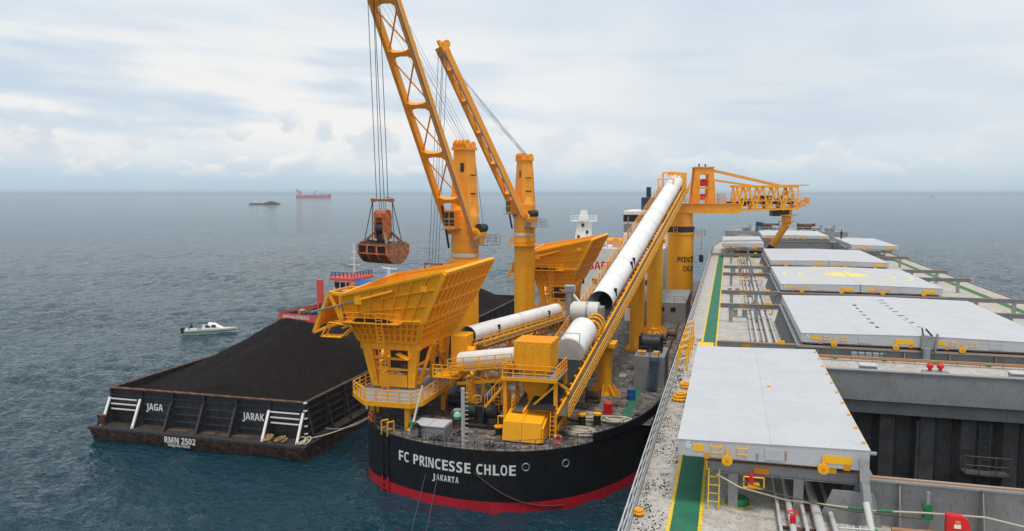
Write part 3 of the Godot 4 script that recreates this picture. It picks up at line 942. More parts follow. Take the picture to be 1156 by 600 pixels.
func make_covers() -> void:
	var h: Array = HATCH[0]
	hatch_cover(-1.62, 4.93, h, 4.93, "grey hatch cover marked 6 rolled aside over the green walkway", true, "6")
	h = HATCH[1]
	hatch_cover(h[0], h[1] - 0.03, h, h[1], "grey hatch cover beside the deck pipes, next ahead of the open hold with the ladder", false, "5")
	var r5 := hatch_cover(h[1] + 0.03, h[2], h, h[1], "grey hatch cover with a trail of black patches along its seam", false)
	# scorched rubber along the seam and the hydraulic unit before it
	rng.seed = 31
	for i in 9:
		var z := -57.0 - i * 1.7 - rng.randf() * 0.4
		part(r5, "seam_patch", mb().box(v3(h[1] + 0.2 + rng.randf() * 0.15, 17.108, z), v3(0.1 + rng.randf() * 0.14, 0.012, 0.25 + rng.randf() * 0.25), Basis(Vector3.UP, rng.randf() * 3.0)), M.rubber)
	for i in 7:
		part(r5, "seam_patch", mb().box(v3(h[1] - 2.4 + rng.randf() * 0.1 + i * 0.02, 17.07, -56.5 - i * 1.8), v3(0.16 + rng.randf() * 0.12, 0.012, 0.25 + rng.randf() * 0.4)), M.rubber)
	var ju := part(r5, "hinge_unit", mb().span(v3(h[1] - 0.3, 16.3, h[3] + 0.15), v3(h[1] + 0.35, 17.15, h[3] + 0.45)).bar(v3(h[1] + 0.5, 16.2, h[3] + 0.3), v3(h[1] + 0.6, 17.3, h[3] + 0.3), 0.12), M.grey)
	part(ju, "hinge_arm", mb().bar(v3(h[1] - 0.2, 17.15, h[3] + 0.3), v3(h[1] - 0.1, 17.5, h[3] - 0.6), 0.08).bar(v3(h[1] + 0.3, 17.15, h[3] + 0.3), v3(h[1] + 0.1, 17.45, h[3] - 0.5), 0.08), M.rubber)
	part(ju, "motor", mb().tube(v3(h[1], 15.7, h[3] + 0.45), v3(h[1], 16.4, h[3] + 0.45), 0.22, 10), M.cloth_grey)
	h = HATCH[2]
	var l4 := hatch_cover(h[0], h[1] - 0.03, h, h[1], "left half of the hatch cover painted with the yellow landing circle", false, "4")
	var cz: float = (h[3] + h[4]) / 2.0 - 0.3
	# the circle's rings lie on the two sloping halves
	for s: int in [-1, 1]:
		var o := l4
		if s == 1:
			o = hatch_cover(h[1] + 0.03, h[2], h, h[1], "right half of the hatch cover painted with the yellow landing circle", false)
		org = o.position
		for q: Array in [["landing_disc", 0.0, 2.2, M.pale_disc], ["landing_ring", 4.6, 4.95, M.faded_yellow], ["landing_ring", 6.3, 6.65, M.faded_yellow]]:
			var b := mb()
			var k := 30
			for i in k:
				var e := []
				for j in 2:
					var a := -PI / 2.0 + PI * (i + j) / k
					for rr: float in [q[1], q[2]]:
						var dx: float = cos(a) * rr
						e.append(v3(h[1] + s * (0.03 + dx), 17.108 - 0.14 * dx / 7.3, cz + sin(a) * rr * 1.16))
				b.quad(e[0], e[1], e[3], e[2], Vector3.UP)
			part(o, q[0], b, q[3])
	h = HATCH[3]
	hatch_cover(h[0], h[1] - 0.03, h, h[1], "left half of the stained hatch cover between the landing circle and the loading spout", false, "3")
	hatch_cover(h[1] + 0.03, h[2], h, h[1], "right half of the stained hatch cover between the landing circle and the loading spout", false)
	h = HATCH[4]
	hatch_cover(-1.15, h[0] - 0.02, h, h[0], "hatch cover rolled out over the walkway end, beside the hold under the loading spout", false, "2")
	hatch_cover(h[2] + 0.02, 28.4, h, h[2], "hatch cover rolled out to starboard with a dark-clothed person standing on it", false)
	h = HATCH[5]
	hatch_cover(h[0], h[1] - 0.03, h, h[1], "left half of the foremost hatch cover, just behind the forecastle", false, "1")
	hatch_cover(h[1] + 0.03, h[2], h, h[1], "right half of the foremost hatch cover, just behind the forecastle", false)

# ---------------------------------------------------------------- crane vessel
const FD := 5.0      # its deck

func smooth_line(p: Array, k: int) -> Array:
	var q := []
	for i in p.size() - 1:
		var a: Vector3 = p[maxi(i - 1, 0)]
		var b: Vector3 = p[i]
		var c: Vector3 = p[i + 1]
		var d: Vector3 = p[mini(i + 2, p.size() - 1)]
		for j in k:
			q.append(b.cubic_interpolate(c, a, d, float(j) / k))
	q.append(p[-1])
	return q

func along(line: Array, s: float) -> Array:
	var i := 0
	while i < line.size() - 2 and s > line[i].distance_to(line[i + 1]):
		s -= line[i].distance_to(line[i + 1])
		i += 1
	var d: Vector3 = (line[i + 1] - line[i]).normalized()
	return [line[i] + d * s, d]

# lettering set one character at a time along a curved wall
func curved_text(p: Node3D, s: String, h: float, line: Array, from: float, length: float, y: float, m: Material) -> void:
	var w := []
	var total := 0.0
	for ch in s:
		var k := 0.42 if ch == " " else (0.3 if ch == "I" else 0.78)
		w.append(k)
		total += k
	var at := from
	for i in s.length():
		var k: float = w[i] * length / total
		if s[i] != " ":
			var q := along(line, at + k / 2.0)
			var d: Vector3 = q[1]
			var nrm := d.cross(Vector3.UP)
			text(p, "letter", s[i], h, q[0] + Vector3.UP * y + nrm * 0.012, Basis(d, Vector3.UP, nrm), m, k * 0.8)
		at += k

var stern_line := []
var stern_mark := 0.0

func make_vessel() -> void:
	var t := thing("crane_vessel", "black-hulled floating crane vessel with red waterline band and rounded stern", "ship", v3(-19.5, 0, -120))
	var ctl := [v3(-33.2, 0, -80), v3(-33.0, 0, -70), v3(-32.2, 0, -65.4), v3(-30.3, 0, -62.4), v3(-27.4, 0, -60.5), v3(-23.8, 0, -59.2), v3(-19.6, 0, -58.7), v3(-15.4, 0, -59.5), v3(-11.8, 0, -61.9), v3(-8.9, 0, -66.0), v3(-7.0, 0, -71.0), v3(-6.0, 0, -77), v3(-5.8, 0, -84)]
	var line := smooth_line(ctl, 5)
	stern_line = line
	stern_mark = 0.0
	var full := [v3(-33.2, 0, -188)] + line + [v3(-5.8, 0, -188)]
	var b := mb()
	var rb := mb()
	var cap := mb()
	for i in full.size():
		var a: Vector3 = full[i]
		var c: Vector3 = full[(i + 1) % full.size()]
		var e := (c - a).cross(Vector3.UP).normalized()
		b.quad(a + Vector3.UP * 0.95, c + Vector3.UP * 0.95, c + Vector3.UP * FD, a + Vector3.UP * FD, e)
		rb.quad(a + Vector3.UP * -1.2 + e * 0.01, c + Vector3.UP * -1.2 + e * 0.01, c + Vector3.UP * 0.95 + e * 0.01, a + Vector3.UP * 0.95 + e * 0.01, e)
		if i > 0 and i < full.size() - 2:
			cap.bar(a + Vector3.UP * (FD + 0.1) - e * 0.06, c + Vector3.UP * (FD + 0.1) - e * 0.06, 0.14, 0.22)
	var hull := part(t, "hull", b, M.black)
	part(t, "waterline_band", rb, M.red)
	part(t, "gunwale", cap, M.black)
	var pl := PackedVector2Array()
	for q: Vector3 in full:
		pl.append(Vector2(q.x, q.z))
	b = mb()
	var tr := Geometry2D.triangulate_polygon(pl)
	for i in tr.size() / 3:
		var e := []
		for j in 3:
			e.append(v3(pl[tr[i * 3 + j]].x, FD, pl[tr[i * 3 + j]].y))
		b.tri(e[0], e[1], e[2], Vector3.UP)
	part(t, "deck", b, M.deck_dark)
	# name and port of registry on the stern
	var start := 0.0
	for i in line.size() - 1:
		if line[i + 1].x > -27.0 and line[i + 1].z > -66.0:
			break
		start += line[i].distance_to(line[i + 1])
	stern_mark = start
	curved_text(hull, "FC PRINCESSE CHLOE", 0.86, line, start + 0.5, 11.1, 3.62, M.paint_white)
	curved_text(hull, "JAKARTA", 0.5, line, start + 4.3, 2.5, 2.5, M.paint_white)
	# hawse pipes in the stern plating, with rims
	for x: float in [-15.2, -12.1]:
		var s := 0.0
		for i in line.size() - 1:
			if line[i + 1].x > x:
				break
			s += line[i].distance_to(line[i + 1])
		var q := along(line, s)
		var nrm: Vector3 = q[1].cross(Vector3.UP)
		var o := part(t, "hawse_rim", mb().torus(q[0] + Vector3.UP * 3.9, 0.3, 0.07, q[1], Vector3.UP, 14), M.steel)
		part(o, "hawse_hole", mb().tube(q[0] + Vector3.UP * 3.9 - nrm * 0.02, q[0] + Vector3.UP * 3.9 + nrm * 0.02, 0.28, 14), M.paint_black)
	# raised bulwark on the starboard quarter
	b = mb()
	for i in line.size() - 1:
		if line[i].x > -10.6 and line[i].z > -78.0:
			var e: Vector3 = (line[i + 1] - line[i]).cross(Vector3.UP).normalized() * 0.09
			b.hexa([line[i] - e + Vector3.UP * 5.22, line[i] + e + Vector3.UP * 5.22, line[i + 1] + e + Vector3.UP * 5.22, line[i + 1] - e + Vector3.UP * 5.22, line[i] - e + Vector3.UP * 5.95, line[i] + e + Vector3.UP * 5.95, line[i + 1] + e + Vector3.UP * 5.95, line[i + 1] - e + Vector3.UP * 5.95])
	part(t, "bulwark", b, M.black)
	# blue stern rail
	var feet := []
	for i in range(6, line.size() - 8, 3):
		var e: Vector3 = (line[i + 1] - line[i]).cross(Vector3.UP).normalized()
		feet.append(line[i] - e * 0.3 + Vector3.UP * FD)
	railing(t, "stern_rail", feet, 1.05, M.steel_blue, 1.6, 3, 0.025)
	railing(t, "side_rail", [v3(-6.1, FD, -92), v3(-6.1, FD, -184)], 1.05, M.steel_blue, 2.0, 3, 0.03)
	railing(t, "side_rail", [v3(-32.9, FD, -80), v3(-32.9, FD, -184)], 1.05, M.steel_blue, 2.0, 3, 0.03)
	# boarding ladder down the stern, yellow hoops at its head, red foot
	var lp := along(line, start - 1.2)
	var ld: Vector3 = lp[1]
	var ln := ld.cross(Vector3.UP)
	var la: Vector3 = lp[0] + ln * 0.12
	ladder(t, "stern_ladder", la + Vector3.UP * 1.3, la + Vector3.UP * 5.0, ld, M.paint_black, 0.75, 0.4, 0.13)
	ladder(t, "ladder_foot", la + Vector3.UP * -0.3, la + Vector3.UP * 1.3, ld, M.red, 0.8, 0.4, 0.16)
	for e: float in [-0.42, 0.42]:
		var q: Vector3 = la + ld * e
		part(t, "ladder_hoop", mb().path([q + Vector3.UP * 5.0, q + Vector3.UP * 6.2, q - ln * 0.7 + Vector3.UP * 6.2, q - ln * 0.7 + Vector3.UP * 5.2], 0.06).tube(q + Vector3.UP * 5.6, q - ln * 0.7 + Vector3.UP * 5.6, 0.05, 5), M.wheel_yellow)
	# scattered plating, hatches and pads on the after deck
	rng.seed = 12
	for i in 26:
		var q := v3(rng.randf_range(-30, -8), FD, rng.randf_range(-66, -100))
		if q.x > -13.0 and q.z > -70.0:
			continue
		var w := rng.randf_range(0.5, 1.6)
		part(t, "deck_hatch", mb().slab(q, q + v3(w, rng.randf_range(0.08, 0.4), rng.randf_range(0.5, 1.6)), 0.03), [M.deck_dark, M.grey, M.rust][i % 3])
	# loose gear: drums, reels, pipes, cabinets and heaps of sweepings
	rng.seed = 55
	for q: Array in [[-28.5, -80], [-26.8, -82], [-18.4, -78], [-17.0, -75], [-19.8, -84], [-14.8, -88], [-9.6, -97], [-8.2, -100], [-14.2, -97], [-15.8, -101], [-8.8, -110], [-7.6, -114], [-14.0, -111], [-16.5, -109], [-12.8, -76.5], [-9.2, -78.6]]:
		var h := rng.randf_range(0.8, 1.7)
		var o := v3(q[0], FD, q[1])
		match int(absf(q[0] * 7.0)) % 4:
			0:
				part(t, "oil_drum", mb().lathe(o, [Vector2(0.42, 0), Vector2(0.42, 0.5), Vector2(0.45, 0.53), Vector2(0.42, 0.56), Vector2(0.42, 1.1), Vector2(0, 1.1)], 12), [M.blue, M.rust, M.machine][int(h * 10.0) % 3])
			1:
				part(t, "cable_reel", mb().tube(o + v3(-0.6, 0.75, 0), o + v3(0.6, 0.75, 0), 0.45, 12).tube(o + v3(-0.7, 0.75, 0), o + v3(-0.6, 0.75, 0), 0.75, 14).tube(o + v3(0.6, 0.75, 0), o + v3(0.7, 0.75, 0), 0.75, 14), M.wood)
			2:
				part(t, "control_cabinet", mb().slab(o, o + v3(1.1, h, 0.7), 0.04), M.grey)
			3:
				part(t, "ventilator", mb().lathe(o, [Vector2(0.22, 0), Vector2(0.22, h), Vector2(0.45, h + 0.1), Vector2(0.45, h + 0.4), Vector2(0, h + 0.55)], 12), M.grey)
	for q: Array in [[-16.0, -70, -17.5, -110, 0.12], [-15.5, -72, -16.8, -112, 0.09], [-7.4, -90, -7.4, -126, 0.14], [-27.5, -79, -27.5, -112, 0.14]]:
		part(t, "deck_pipe", mb().tube(v3(q[0], FD + 0.3, q[1]), v3(q[2], FD + 0.3, q[3]), q[4], 8), M.rust)
	for q: Array in [[-23.4, -60.6, 2.6, 0.6], [-18.6, -60.3, 2.2, 0.4], [-22.0, -62.4, 1.5, 0.7], [-29.0, -64.0, 1.8, 0.7], [-14.6, -74.0, 1.6, 0.6], [-10.4, -92.0, 2.4, 0.6]]:
		var hp := mb()
		for i in 260:
			var e: Vector3 = v3(rng.randfn() * 0.4, 0, rng.randfn() * 0.28) * float(q[2])
			var w := rng.randf_range(0.05, 0.16)
			var yy: float = FD + rng.randf() * q[3] * exp(-e.length_squared() / (q[2] * q[2] * 0.2))
			hp.box(v3(q[0] + e.x, yy, q[1] - absf(e.z)), v3(w, w * 0.8, w * 1.2), Basis(v3(rng.randf(), rng.randf(), 0.3).normalized(), rng.randf() * 3.0))
		var ho := part(t, "sweepings", hp, M.deck_dark)
		ho.set_meta("kind", "stuff")
	part(t, "deck_lane", mb().span(v3(-9.4, FD, -68), v3(-8.6, FD + 0.01, -96)), M.green)
	part(t, "deck_pad", mb().span(v3(-8.5, FD, -70), v3(-6.4, FD + 0.03, -82)), M.spill)
	part(t, "deck_pad", mb().span(v3(-13.5, FD, -84), v3(-10.2, FD + 0.03, -110)), M.spill)
	# grey store room with stairs, a winch on its roof
	b = mb().slab(v3(-9.6, FD, -84.0), v3(-6.3, 8.5, -89.5), 0.06)
	var sr := part(t, "store_room", b, M.grey)
	stairs(sr, "stairs", v3(-7.4, FD, -82.2), v3(-7.4, 8.5, -84.2), Vector3.RIGHT, M.steel_blue, 0.9)
	railing(sr, "railing", [v3(-9.5, 8.5, -84.1), v3(-8.0, 8.5, -84.1)], 1.0, M.steel_blue, 0.8)
	# long grey deckhouse at the foot of the loader
	b = mb().slab(v3(-18.5, FD, -128), v3(-6.4, 8.4, -146), 0.06)
	var dh := part(t, "deckhouse", b, M.grey)
	part(dh, "door", mb().span(v3(-16.3, FD + 0.05, -127.99), v3(-15.4, FD + 2.2, -127.95)), M.white)
	for i in 4:
		part(dh, "window", mb().span(v3(-14.2 + i * 1.8, 6.9, -127.99), v3(-13.4 + i * 1.8, 7.6, -127.95)), M.window_dark)
	railing(dh, "railing", [v3(-18.4, 8.4, -128.1), v3(-6.5, 8.4, -128.1)], 1.0, M.steel_blue, 1.6)
	part(dh, "roof_locker", mb().slab(v3(-17.5, 8.4, -130), v3(-14.5, 10.2, -133), 0.1), M.signal_red)
	# white accommodation with the safety sign, mast and funnel
	var ac := part(t, "accommodation", mb().slab(v3(-32.0, FD, -152), v3(-12.0, 15.4, -176), 0.1), M.white)
	text(ac, "sign", "SAFETY FIRST", 1.55, v3(-20.4, 11.9, -151.98), Basis.IDENTITY, M.signal_red, 12.0)
	for i in 7:
		part(ac, "window", mb().span(v3(-31.0 + i * 2.6, 8.3, -151.99), v3(-30.0 + i * 2.6, 9.3, -151.94)), M.window_dark)
	railing(ac, "railing", [v3(-31.8, 15.4, -152.2), v3(-12.2, 15.4, -152.2)], 1.1, M.pipe_grey, 1.8, 3, 0.05)
	b = mb()
	b.hexa([v3(-31.0, 15.4, -163), v3(-27.6, 15.4, -163), v3(-27.6, 15.4, -160), v3(-31.0, 15.4, -160), v3(-30.6, 20.4, -162.6), v3(-28.0, 20.4, -162.6), v3(-28.0, 20.4, -160.4), v3(-30.6, 20.4, -160.4)])
	var mt := part(ac, "mast_house", b, M.white)
	railing(ac, "mast_rail", [v3(-31.8, 20.4, -160), v3(-26.8, 20.4, -160), v3(-26.8, 20.4, -163)], 1.1, M.paint_white, 0.9, 3, 0.06)
	part(ac, "mast_platform", mb().slab(v3(-31.9, 20.25, -159.9), v3(-26.7, 20.4, -163.2), 0.03), M.white)
	part(ac, "mast_top", mb().hexa([v3(-30.3, 20.4, -162), v3(-28.3, 20.4, -162), v3(-28.3, 20.4, -160.6), v3(-30.3, 20.4, -160.6), v3(-29.9, 22.6, -161.6), v3(-28.7, 22.6, -161.6), v3(-28.7, 22.6, -161), v3(-29.9, 22.6, -161)]), M.white)
	for q: Array in [[-30.4, 16.8], [-28.6, 17.8], [-29.5, 19.2]]:
		part(ac, "mast_window", mb().span(v3(q[0], q[1], -159.9), v3(q[0] + 0.5, q[1] + 0.6, -160.3)), M.window_dark)
	part(ac, "bridge_house", mb().slab(v3(-20.5, 15.4, -158), v3(-11.5, 22.6, -172), 0.1), M.white)
	part(ac, "bridge_windows", mb().span(v3(-20.6, 20.4, -157.9), v3(-11.4, 21.8, -158.02)), M.window_dark)
	part(ac, "funnel", mb().slab(v3(-17.6, 22.6, -163), v3(-14.4, 25.3, -168), 0.15).tube(v3(-16.3, 25.3, -165), v3(-16.3, 27.4, -165), 0.5, 10), M.navy)
	part(ac, "deck_crane", mb().tube(v3(-21.5, 15.4, -154.5), v3(-21.5, 17.2, -154.5), 0.8, 10).tube(v3(-23.4, 16.6, -154.5), v3(-20.2, 16.6, -154.5), 0.7, 10), M.orange)
	part(ac, "light_mast", mb().tube(v3(-19.0, 15.4, -153), v3(-19.0, 21.6, -153), 0.14, 6).span(v3(-19.8, 18.5, -153.4), v3(-18.2, 20.2, -152.6)), M.steel)
	part(ac, "life_raft", mb().tube(v3(-24.6, 16.0, -152.8), v3(-23.2, 16.0, -152.8), 0.45, 10), M.white)
	# bow half: fenders and ropes along the side
	for i in 6:
		part(t, "fender", mb().tube(v3(-4.5, 2.4, -92 - i * 16.0), v3(-4.5, 2.4, -95 - i * 16.0), 1.25, 12), M.rubber)

func make_vessel_gear() -> void:
	# mooring winch on the after deck
	var t := thing("mooring_winch", "black mooring winch with yellow handwheels on the after deck", "winch", v3(-20.8, FD, -66.0))
	part(t, "bed", mb().slab(v3(-23.2, FD, -66.9), v3(-18.6, FD + 0.35, -65.0), 0.04), M.machine)
	for x: float in [-22.2, -20.2]:
		var d := part(t, "drum", mb().tube(v3(x - 0.55, 6.35, -66), v3(x + 0.55, 6.35, -66), 0.62, 14), M.machine)
		for e: float in [-0.6, 0.6]:
			part(d, "flange", mb().tube(v3(x + e - 0.05, 6.35, -66), v3(x + e + 0.05, 6.35, -66), 0.95, 16), M.machine)
	part(t, "gearbox", mb().slab(v3(-21.5, FD + 0.35, -66.8), v3(-20.9, 7.0, -65.4), 0.08), M.machine)
	part(t, "motor", mb().tube(v3(-19.4, 6.1, -66), v3(-18.4, 6.1, -66), 0.45, 12), M.steel)
	part(t, "warping_head", mb().tube(v3(-18.4, 6.1, -66), v3(-17.9, 6.1, -66), 0.25, 10, 0.42), M.rope_tan)
	for x: float in [-21.5, -19.5]:
		part(t, "handwheel", mb().torus(v3(x, 7.55, -65.5), 0.4, 0.06, v3(0.9, 0, -0.4).normalized(), v3(0.1, 0.95, 0.2).normalized(), 12).bar(v3(x - 0.35, 7.55, -65.45), v3(x + 0.35, 7.55, -65.6), 0.06).bar(v3(x, 7.2, -65.5), v3(x, 7.9, -65.5), 0.06).bar(v3(x, 6.4, -65.7), v3(x, 7.5, -65.6), 0.08), M.wheel_yellow)
	t = thing("sounding_post", "pale ribbed post with a mint green globe at the stern", "post", v3(-21.0, FD, -60.2))
	var b := mb().tube(v3(-21.0, FD, -60.2), v3(-21.0, 9.9, -60.2), 0.17, 10)
	part(t, "pole", b, M.pipe_grey)
	for i in 12:
		part(t, "rung", mb().span(v3(-20.85, 5.4 + i * 0.37, -60.24), v3(-20.55, 5.46 + i * 0.37, -60.16)), M.pipe_grey)
	part(t, "globe", mb().lathe(v3(-21.5, 7.5, -60.2), [Vector2(0, -0.36), Vector2(0.26, -0.25), Vector2(0.36, 0), Vector2(0.26, 0.25), Vector2(0, 0.36)], 12), M.mint)
	part(t, "globe_arm", mb().tube(v3(-21.3, 7.5, -60.2), v3(-21.0, 7.5, -60.2), 0.08, 6), M.pipe_grey)
	# grey locker, small davit
	t = thing("deck_locker", "grey steel locker with a double lid beside the bending worker", "locker", v3(-24.6, FD, -62.4))
	part(t, "body", mb().slab(v3(-26.2, FD, -63.7), v3(-23.2, FD + 0.9, -61.6), 0.05), M.grey)
	for e: float in [0.0, 1.5]:
		part(t, "lid", mb().slab(v3(-26.2 + e, FD + 0.9, -63.75), v3(-24.75 + e, FD + 1.0, -61.55), 0.03), M.hatch)
	t = thing("davit", "slim white davit leaning outward beside the grey locker", "davit", v3(-26.6, FD, -62.2))
	part(t, "arm", mb().tube(v3(-26.6, FD, -62.2), v3(-25.6, 9.2, -62.6), 0.12, 8, 0.08), M.white)
	part(t, "foot", mb().lathe(v3(-26.6, FD, -62.2), [Vector2(0.3, 0), Vector2(0.3, 0.3), Vector2(0.14, 0.5)], 10), M.wheel_yellow)
	# capstan and bollards
	var c := thing("capstan", "rusty capstan between the locker and the ribbed post", "capstan", v3(-23.2, FD, -64.9))
	part(c, "barrel", mb().lathe(v3(-23.2, FD, -64.9), [Vector2(0.6, 0), Vector2(0.5, 0.3), Vector2(0.4, 0.9), Vector2(0.62, 1.3), Vector2(0.5, 1.5), Vector2(0, 1.55)], 14), M.rust)
	part(c, "cap", mb().lathe(v3(-23.2, FD + 1.55, -64.9), [Vector2(0.4, 0), Vector2(0.35, 0.12), Vector2(0, 0.14)], 12), M.grey)
	for q: Array in [[-12.4, -68.2, "black bollard with a yellow cap between the two larger rope coils"], [-11.1, -68.8, "black bollard with a yellow cap, the one nearer the red deck box"]]:
		c = thing("bollard", q[2], "bollard", v3(q[0], FD, q[1]), "yellow-capped bollards by the rope coils")
		part(c, "post", mb().lathe(v3(q[0], FD, q[1]), [Vector2(0.45, 0), Vector2(0.34, 0.1), Vector2(0.34, 1.0)], 12), M.machine)
		part(c, "cap", mb().lathe(v3(q[0], FD + 1.0, q[1]), [Vector2(0.42, 0), Vector2(0.42, 0.16), Vector2(0, 0.2)], 12), M.wheel_yellow)
	for q: Array in [[-18.9, -63.6, "short yellow-capped bollard between the winch and the slanted yellow chute"], [-17.2, -69.3, "short yellow-capped bollard in the dark beneath the transfer tower"]]:
		c = thing("bollard", q[2], "bollard", v3(q[0], FD, q[1]), "yellow-capped bollards by the winch")
		part(c, "post", mb().lathe(v3(q[0], FD, q[1]), [Vector2(0.42, 0), Vector2(0.3, 0.1), Vector2(0.3, 0.75)], 12), M.machine)
		part(c, "cap", mb().lathe(v3(q[0], FD + 0.75, q[1]), [Vector2(0.42, 0), Vector2(0.42, 0.12), Vector2(0, 0.16)], 12), M.wheel_yellow)
	# rope coils: white hawser in flat bights
	rng.seed = 9
	for q: Array in [[-12.2, -65.9, 1.5, "upper flat coil of pale hawser nearest the stern rail, by the bollards"], [-12.9, -70.6, 1.8, "wide flat coil of pale hawser just behind the yellow-capped bollards"], [-9.6, -70.2, 1.5, "flat coil of pale hawser beside the red deck box"]]:
		b = mb()
		for i in 9:
			b.torus(v3(q[0] + rng.randf_range(-0.25, 0.25), FD + 0.08 + (i % 3) * 0.13, q[1] + rng.randf_range(-0.25, 0.25)), q[2] * (0.45 + 0.07 * i), 0.09, Vector3.RIGHT, v3(0, 0, -0.62), 18)
		whole("rope_coil", b, M.rope, v3(q[0], FD, q[1]), q[3], "rope")
	whole("deck_box", mb().slab(v3(-11.1, FD, -73.0), v3(-10.3, FD + 1.15, -72.4), 0.05), M.signal_red, v3(-10.7, FD, -72.7), "small red box on deck between hawser coil and yellow pillar", "box")
	for q: Array in [[-31.2, -63.9, "orange life buoy on the rail below the hopper platform"], [-13.2, -61.6, "orange and white life buoy on the rail by the rope coils"]]:
		var lb := thing("life_buoy", q[2], "life buoy", v3(q[0], FD + 0.7, q[1]))
		var ax := v3(0.75, 0, 0.66) if q[0] < -20.0 else v3(0.85, 0, -0.5)
		part(lb, "ring", mb().torus(v3(q[0], FD + 0.75, q[1] + 0.1), 0.34, 0.11, ax.normalized(), Vector3.UP, 16), M.buoy)
		for e: float in [0.6, 2.2, 3.8, 5.4]:
			part(lb, "white_band", mb().torus(v3(q[0], FD + 0.75, q[1] + 0.1) + (ax.normalized() * cos(e) + Vector3.UP * sin(e)) * 0.34, 0.1, 0.06, Vector3.UP, v3(0, 0, 1), 8), M.paint_white)
	# deck winch on the store room
	t = thing("deck_winch", "dark winch with yellow tops on the grey store room roof", "winch", v3(-8.0, 8.5, -86.8))
	part(t, "drum", mb().tube(v3(-9.0, 9.5, -86.8), v3(-7.0, 9.5, -86.8), 0.85, 14), M.machine)
	for x: float in [-9.2, -6.9]:
		part(t, "cheek", mb().slab(v3(x - 0.12, 8.5, -87.8), v3(x + 0.12, 10.4, -85.8), 0.05), M.machine)
	part(t, "cap", mb().slab(v3(-9.3, 8.55, -85.2), v3(-8.4, 8.9, -84.6), 0.05), M.wheel_yellow)
	part(t, "cap", mb().slab(v3(-7.6, 8.55, -85.2), v3(-6.9, 8.9, -84.7), 0.05), M.wheel_yellow)
	part(t, "lever", mb().tube(v3(-8.0, 10.3, -86.8), v3(-7.8, 11.2, -86.4), 0.06, 6).torus(v3(-7.7, 11.1, -86.4), 0.3, 0.05), M.wheel_yellow)
	whole("tarpaulin_drum", mb().lathe(v3(-23.6, 5.0, -133.0), [Vector2(0.9, 0), Vector2(1.0, 1.2), Vector2(0.7, 2.0), Vector2(0, 2.1)], 12), M.blue, v3(-23.6, 5.0, -133.0), "bright blue covered drum at the foot of the farther hopper", "drum")
	whole("deck_box", mb().slab(v3(-11.9, FD, -126.5), v3(-9.9, FD + 1.8, -125.0), 0.08), M.signal_red, v3(-10.9, FD, -125.7), "red box beside the twin yellow conveyor columns", "box")
	# machinery under the conveyors
	rng.seed = 66
	for i in 3:
		var q := v3(-25.2 + i * 2.9, FD, -70.2 - (i % 2) * 2.0)
		var e := thing("pump_unit", ["black pump unit on a rusty base under the hopper's stairs", "blue pump unit on a rusty base beneath the transverse conveyor", "rust-brown pump unit on a rusty base beneath the transverse conveyor"][i], "machine", q, "machines beneath the conveyor tubes")
		part(e, "base", mb().slab(q + v3(-0.9, 0, -0.6), q + v3(0.9, 0.35, 0.6), 0.04), M.rust)
		part(e, "motor", mb().tube(q + v3(-0.7, 0.95, 0), q + v3(0.4, 0.95, 0), 0.5, 10), [M.machine, M.steel_blue, M.rust][i % 3])
		part(e, "casing", mb().slab(q + v3(0.4, 0.35, -0.5), q + v3(0.9, 1.5 + rng.randf() * 0.8, 0.5), 0.08), M.machine)
	# mooring lines over the stern
	var rope_spec := [
		["mooring_line", [v3(-33.0, 4.6, -67.0), v3(-39.6, 1.95, -66.6)], 0.3, 0.06, "rope", "pale mooring line from the barge corner to the black stern"],
		["mooring_line", [v3(-33.1, 4.4, -67.8), v3(-39.6, 1.9, -70.5)], 0.5, 0.06, "rope", "second pale mooring line from the barge's side to the black stern"]]
	b = mb()
	var hp := []
	for i in 17:
		var f := i / 16.0
		var e := along(stern_line, stern_mark + 8.2 + f * 7.4)
		hp.append(e[0] + e[1].cross(Vector3.UP) * 0.08 + Vector3.UP * (0.45 + 2.9 * pow(1.0 - f, 2.2)))
	whole("mooring_line", b.path(hp, 0.05, 5), M.rope_dark, hp[0], "dark hawser sagging in a loop under the vessel's name", "rope")
	for q: Array in rope_spec:
		whole(q[0], mb().rope(q[1][0], q[1][1], q[2], q[3], 14), M[q[4]], q[1][0], q[5], "rope")
	whole("anchor_line", mb().tube(v3(-24.0, 2.6, -59.2), v3(-21.5, -0.8, -48.0), 0.03, 5), M.wire, v3(-24.0, 2.6, -59.2), "left one of two straight lines running from the stern into the sea", "rope", "stern anchor lines")
	whole("anchor_line", mb().tube(v3(-22.8, 2.7, -58.95), v3(-20.3, -0.8, -48.0), 0.03, 5), M.wire, v3(-22.8, 2.7, -58.95), "right one of two straight lines running from the stern into the sea", "rope", "stern anchor lines")
	# gangway between the ships
	whole("mooring_line", mb().rope(v3(-5.9, 5.6, -150), v3(-1.5, 15.0, -200), 1.0, 0.08, 12), M.rope_dark, v3(-5.9, 5.6, -150), "long thin line rising from the loader's foot to the carrier's bow", "rope")

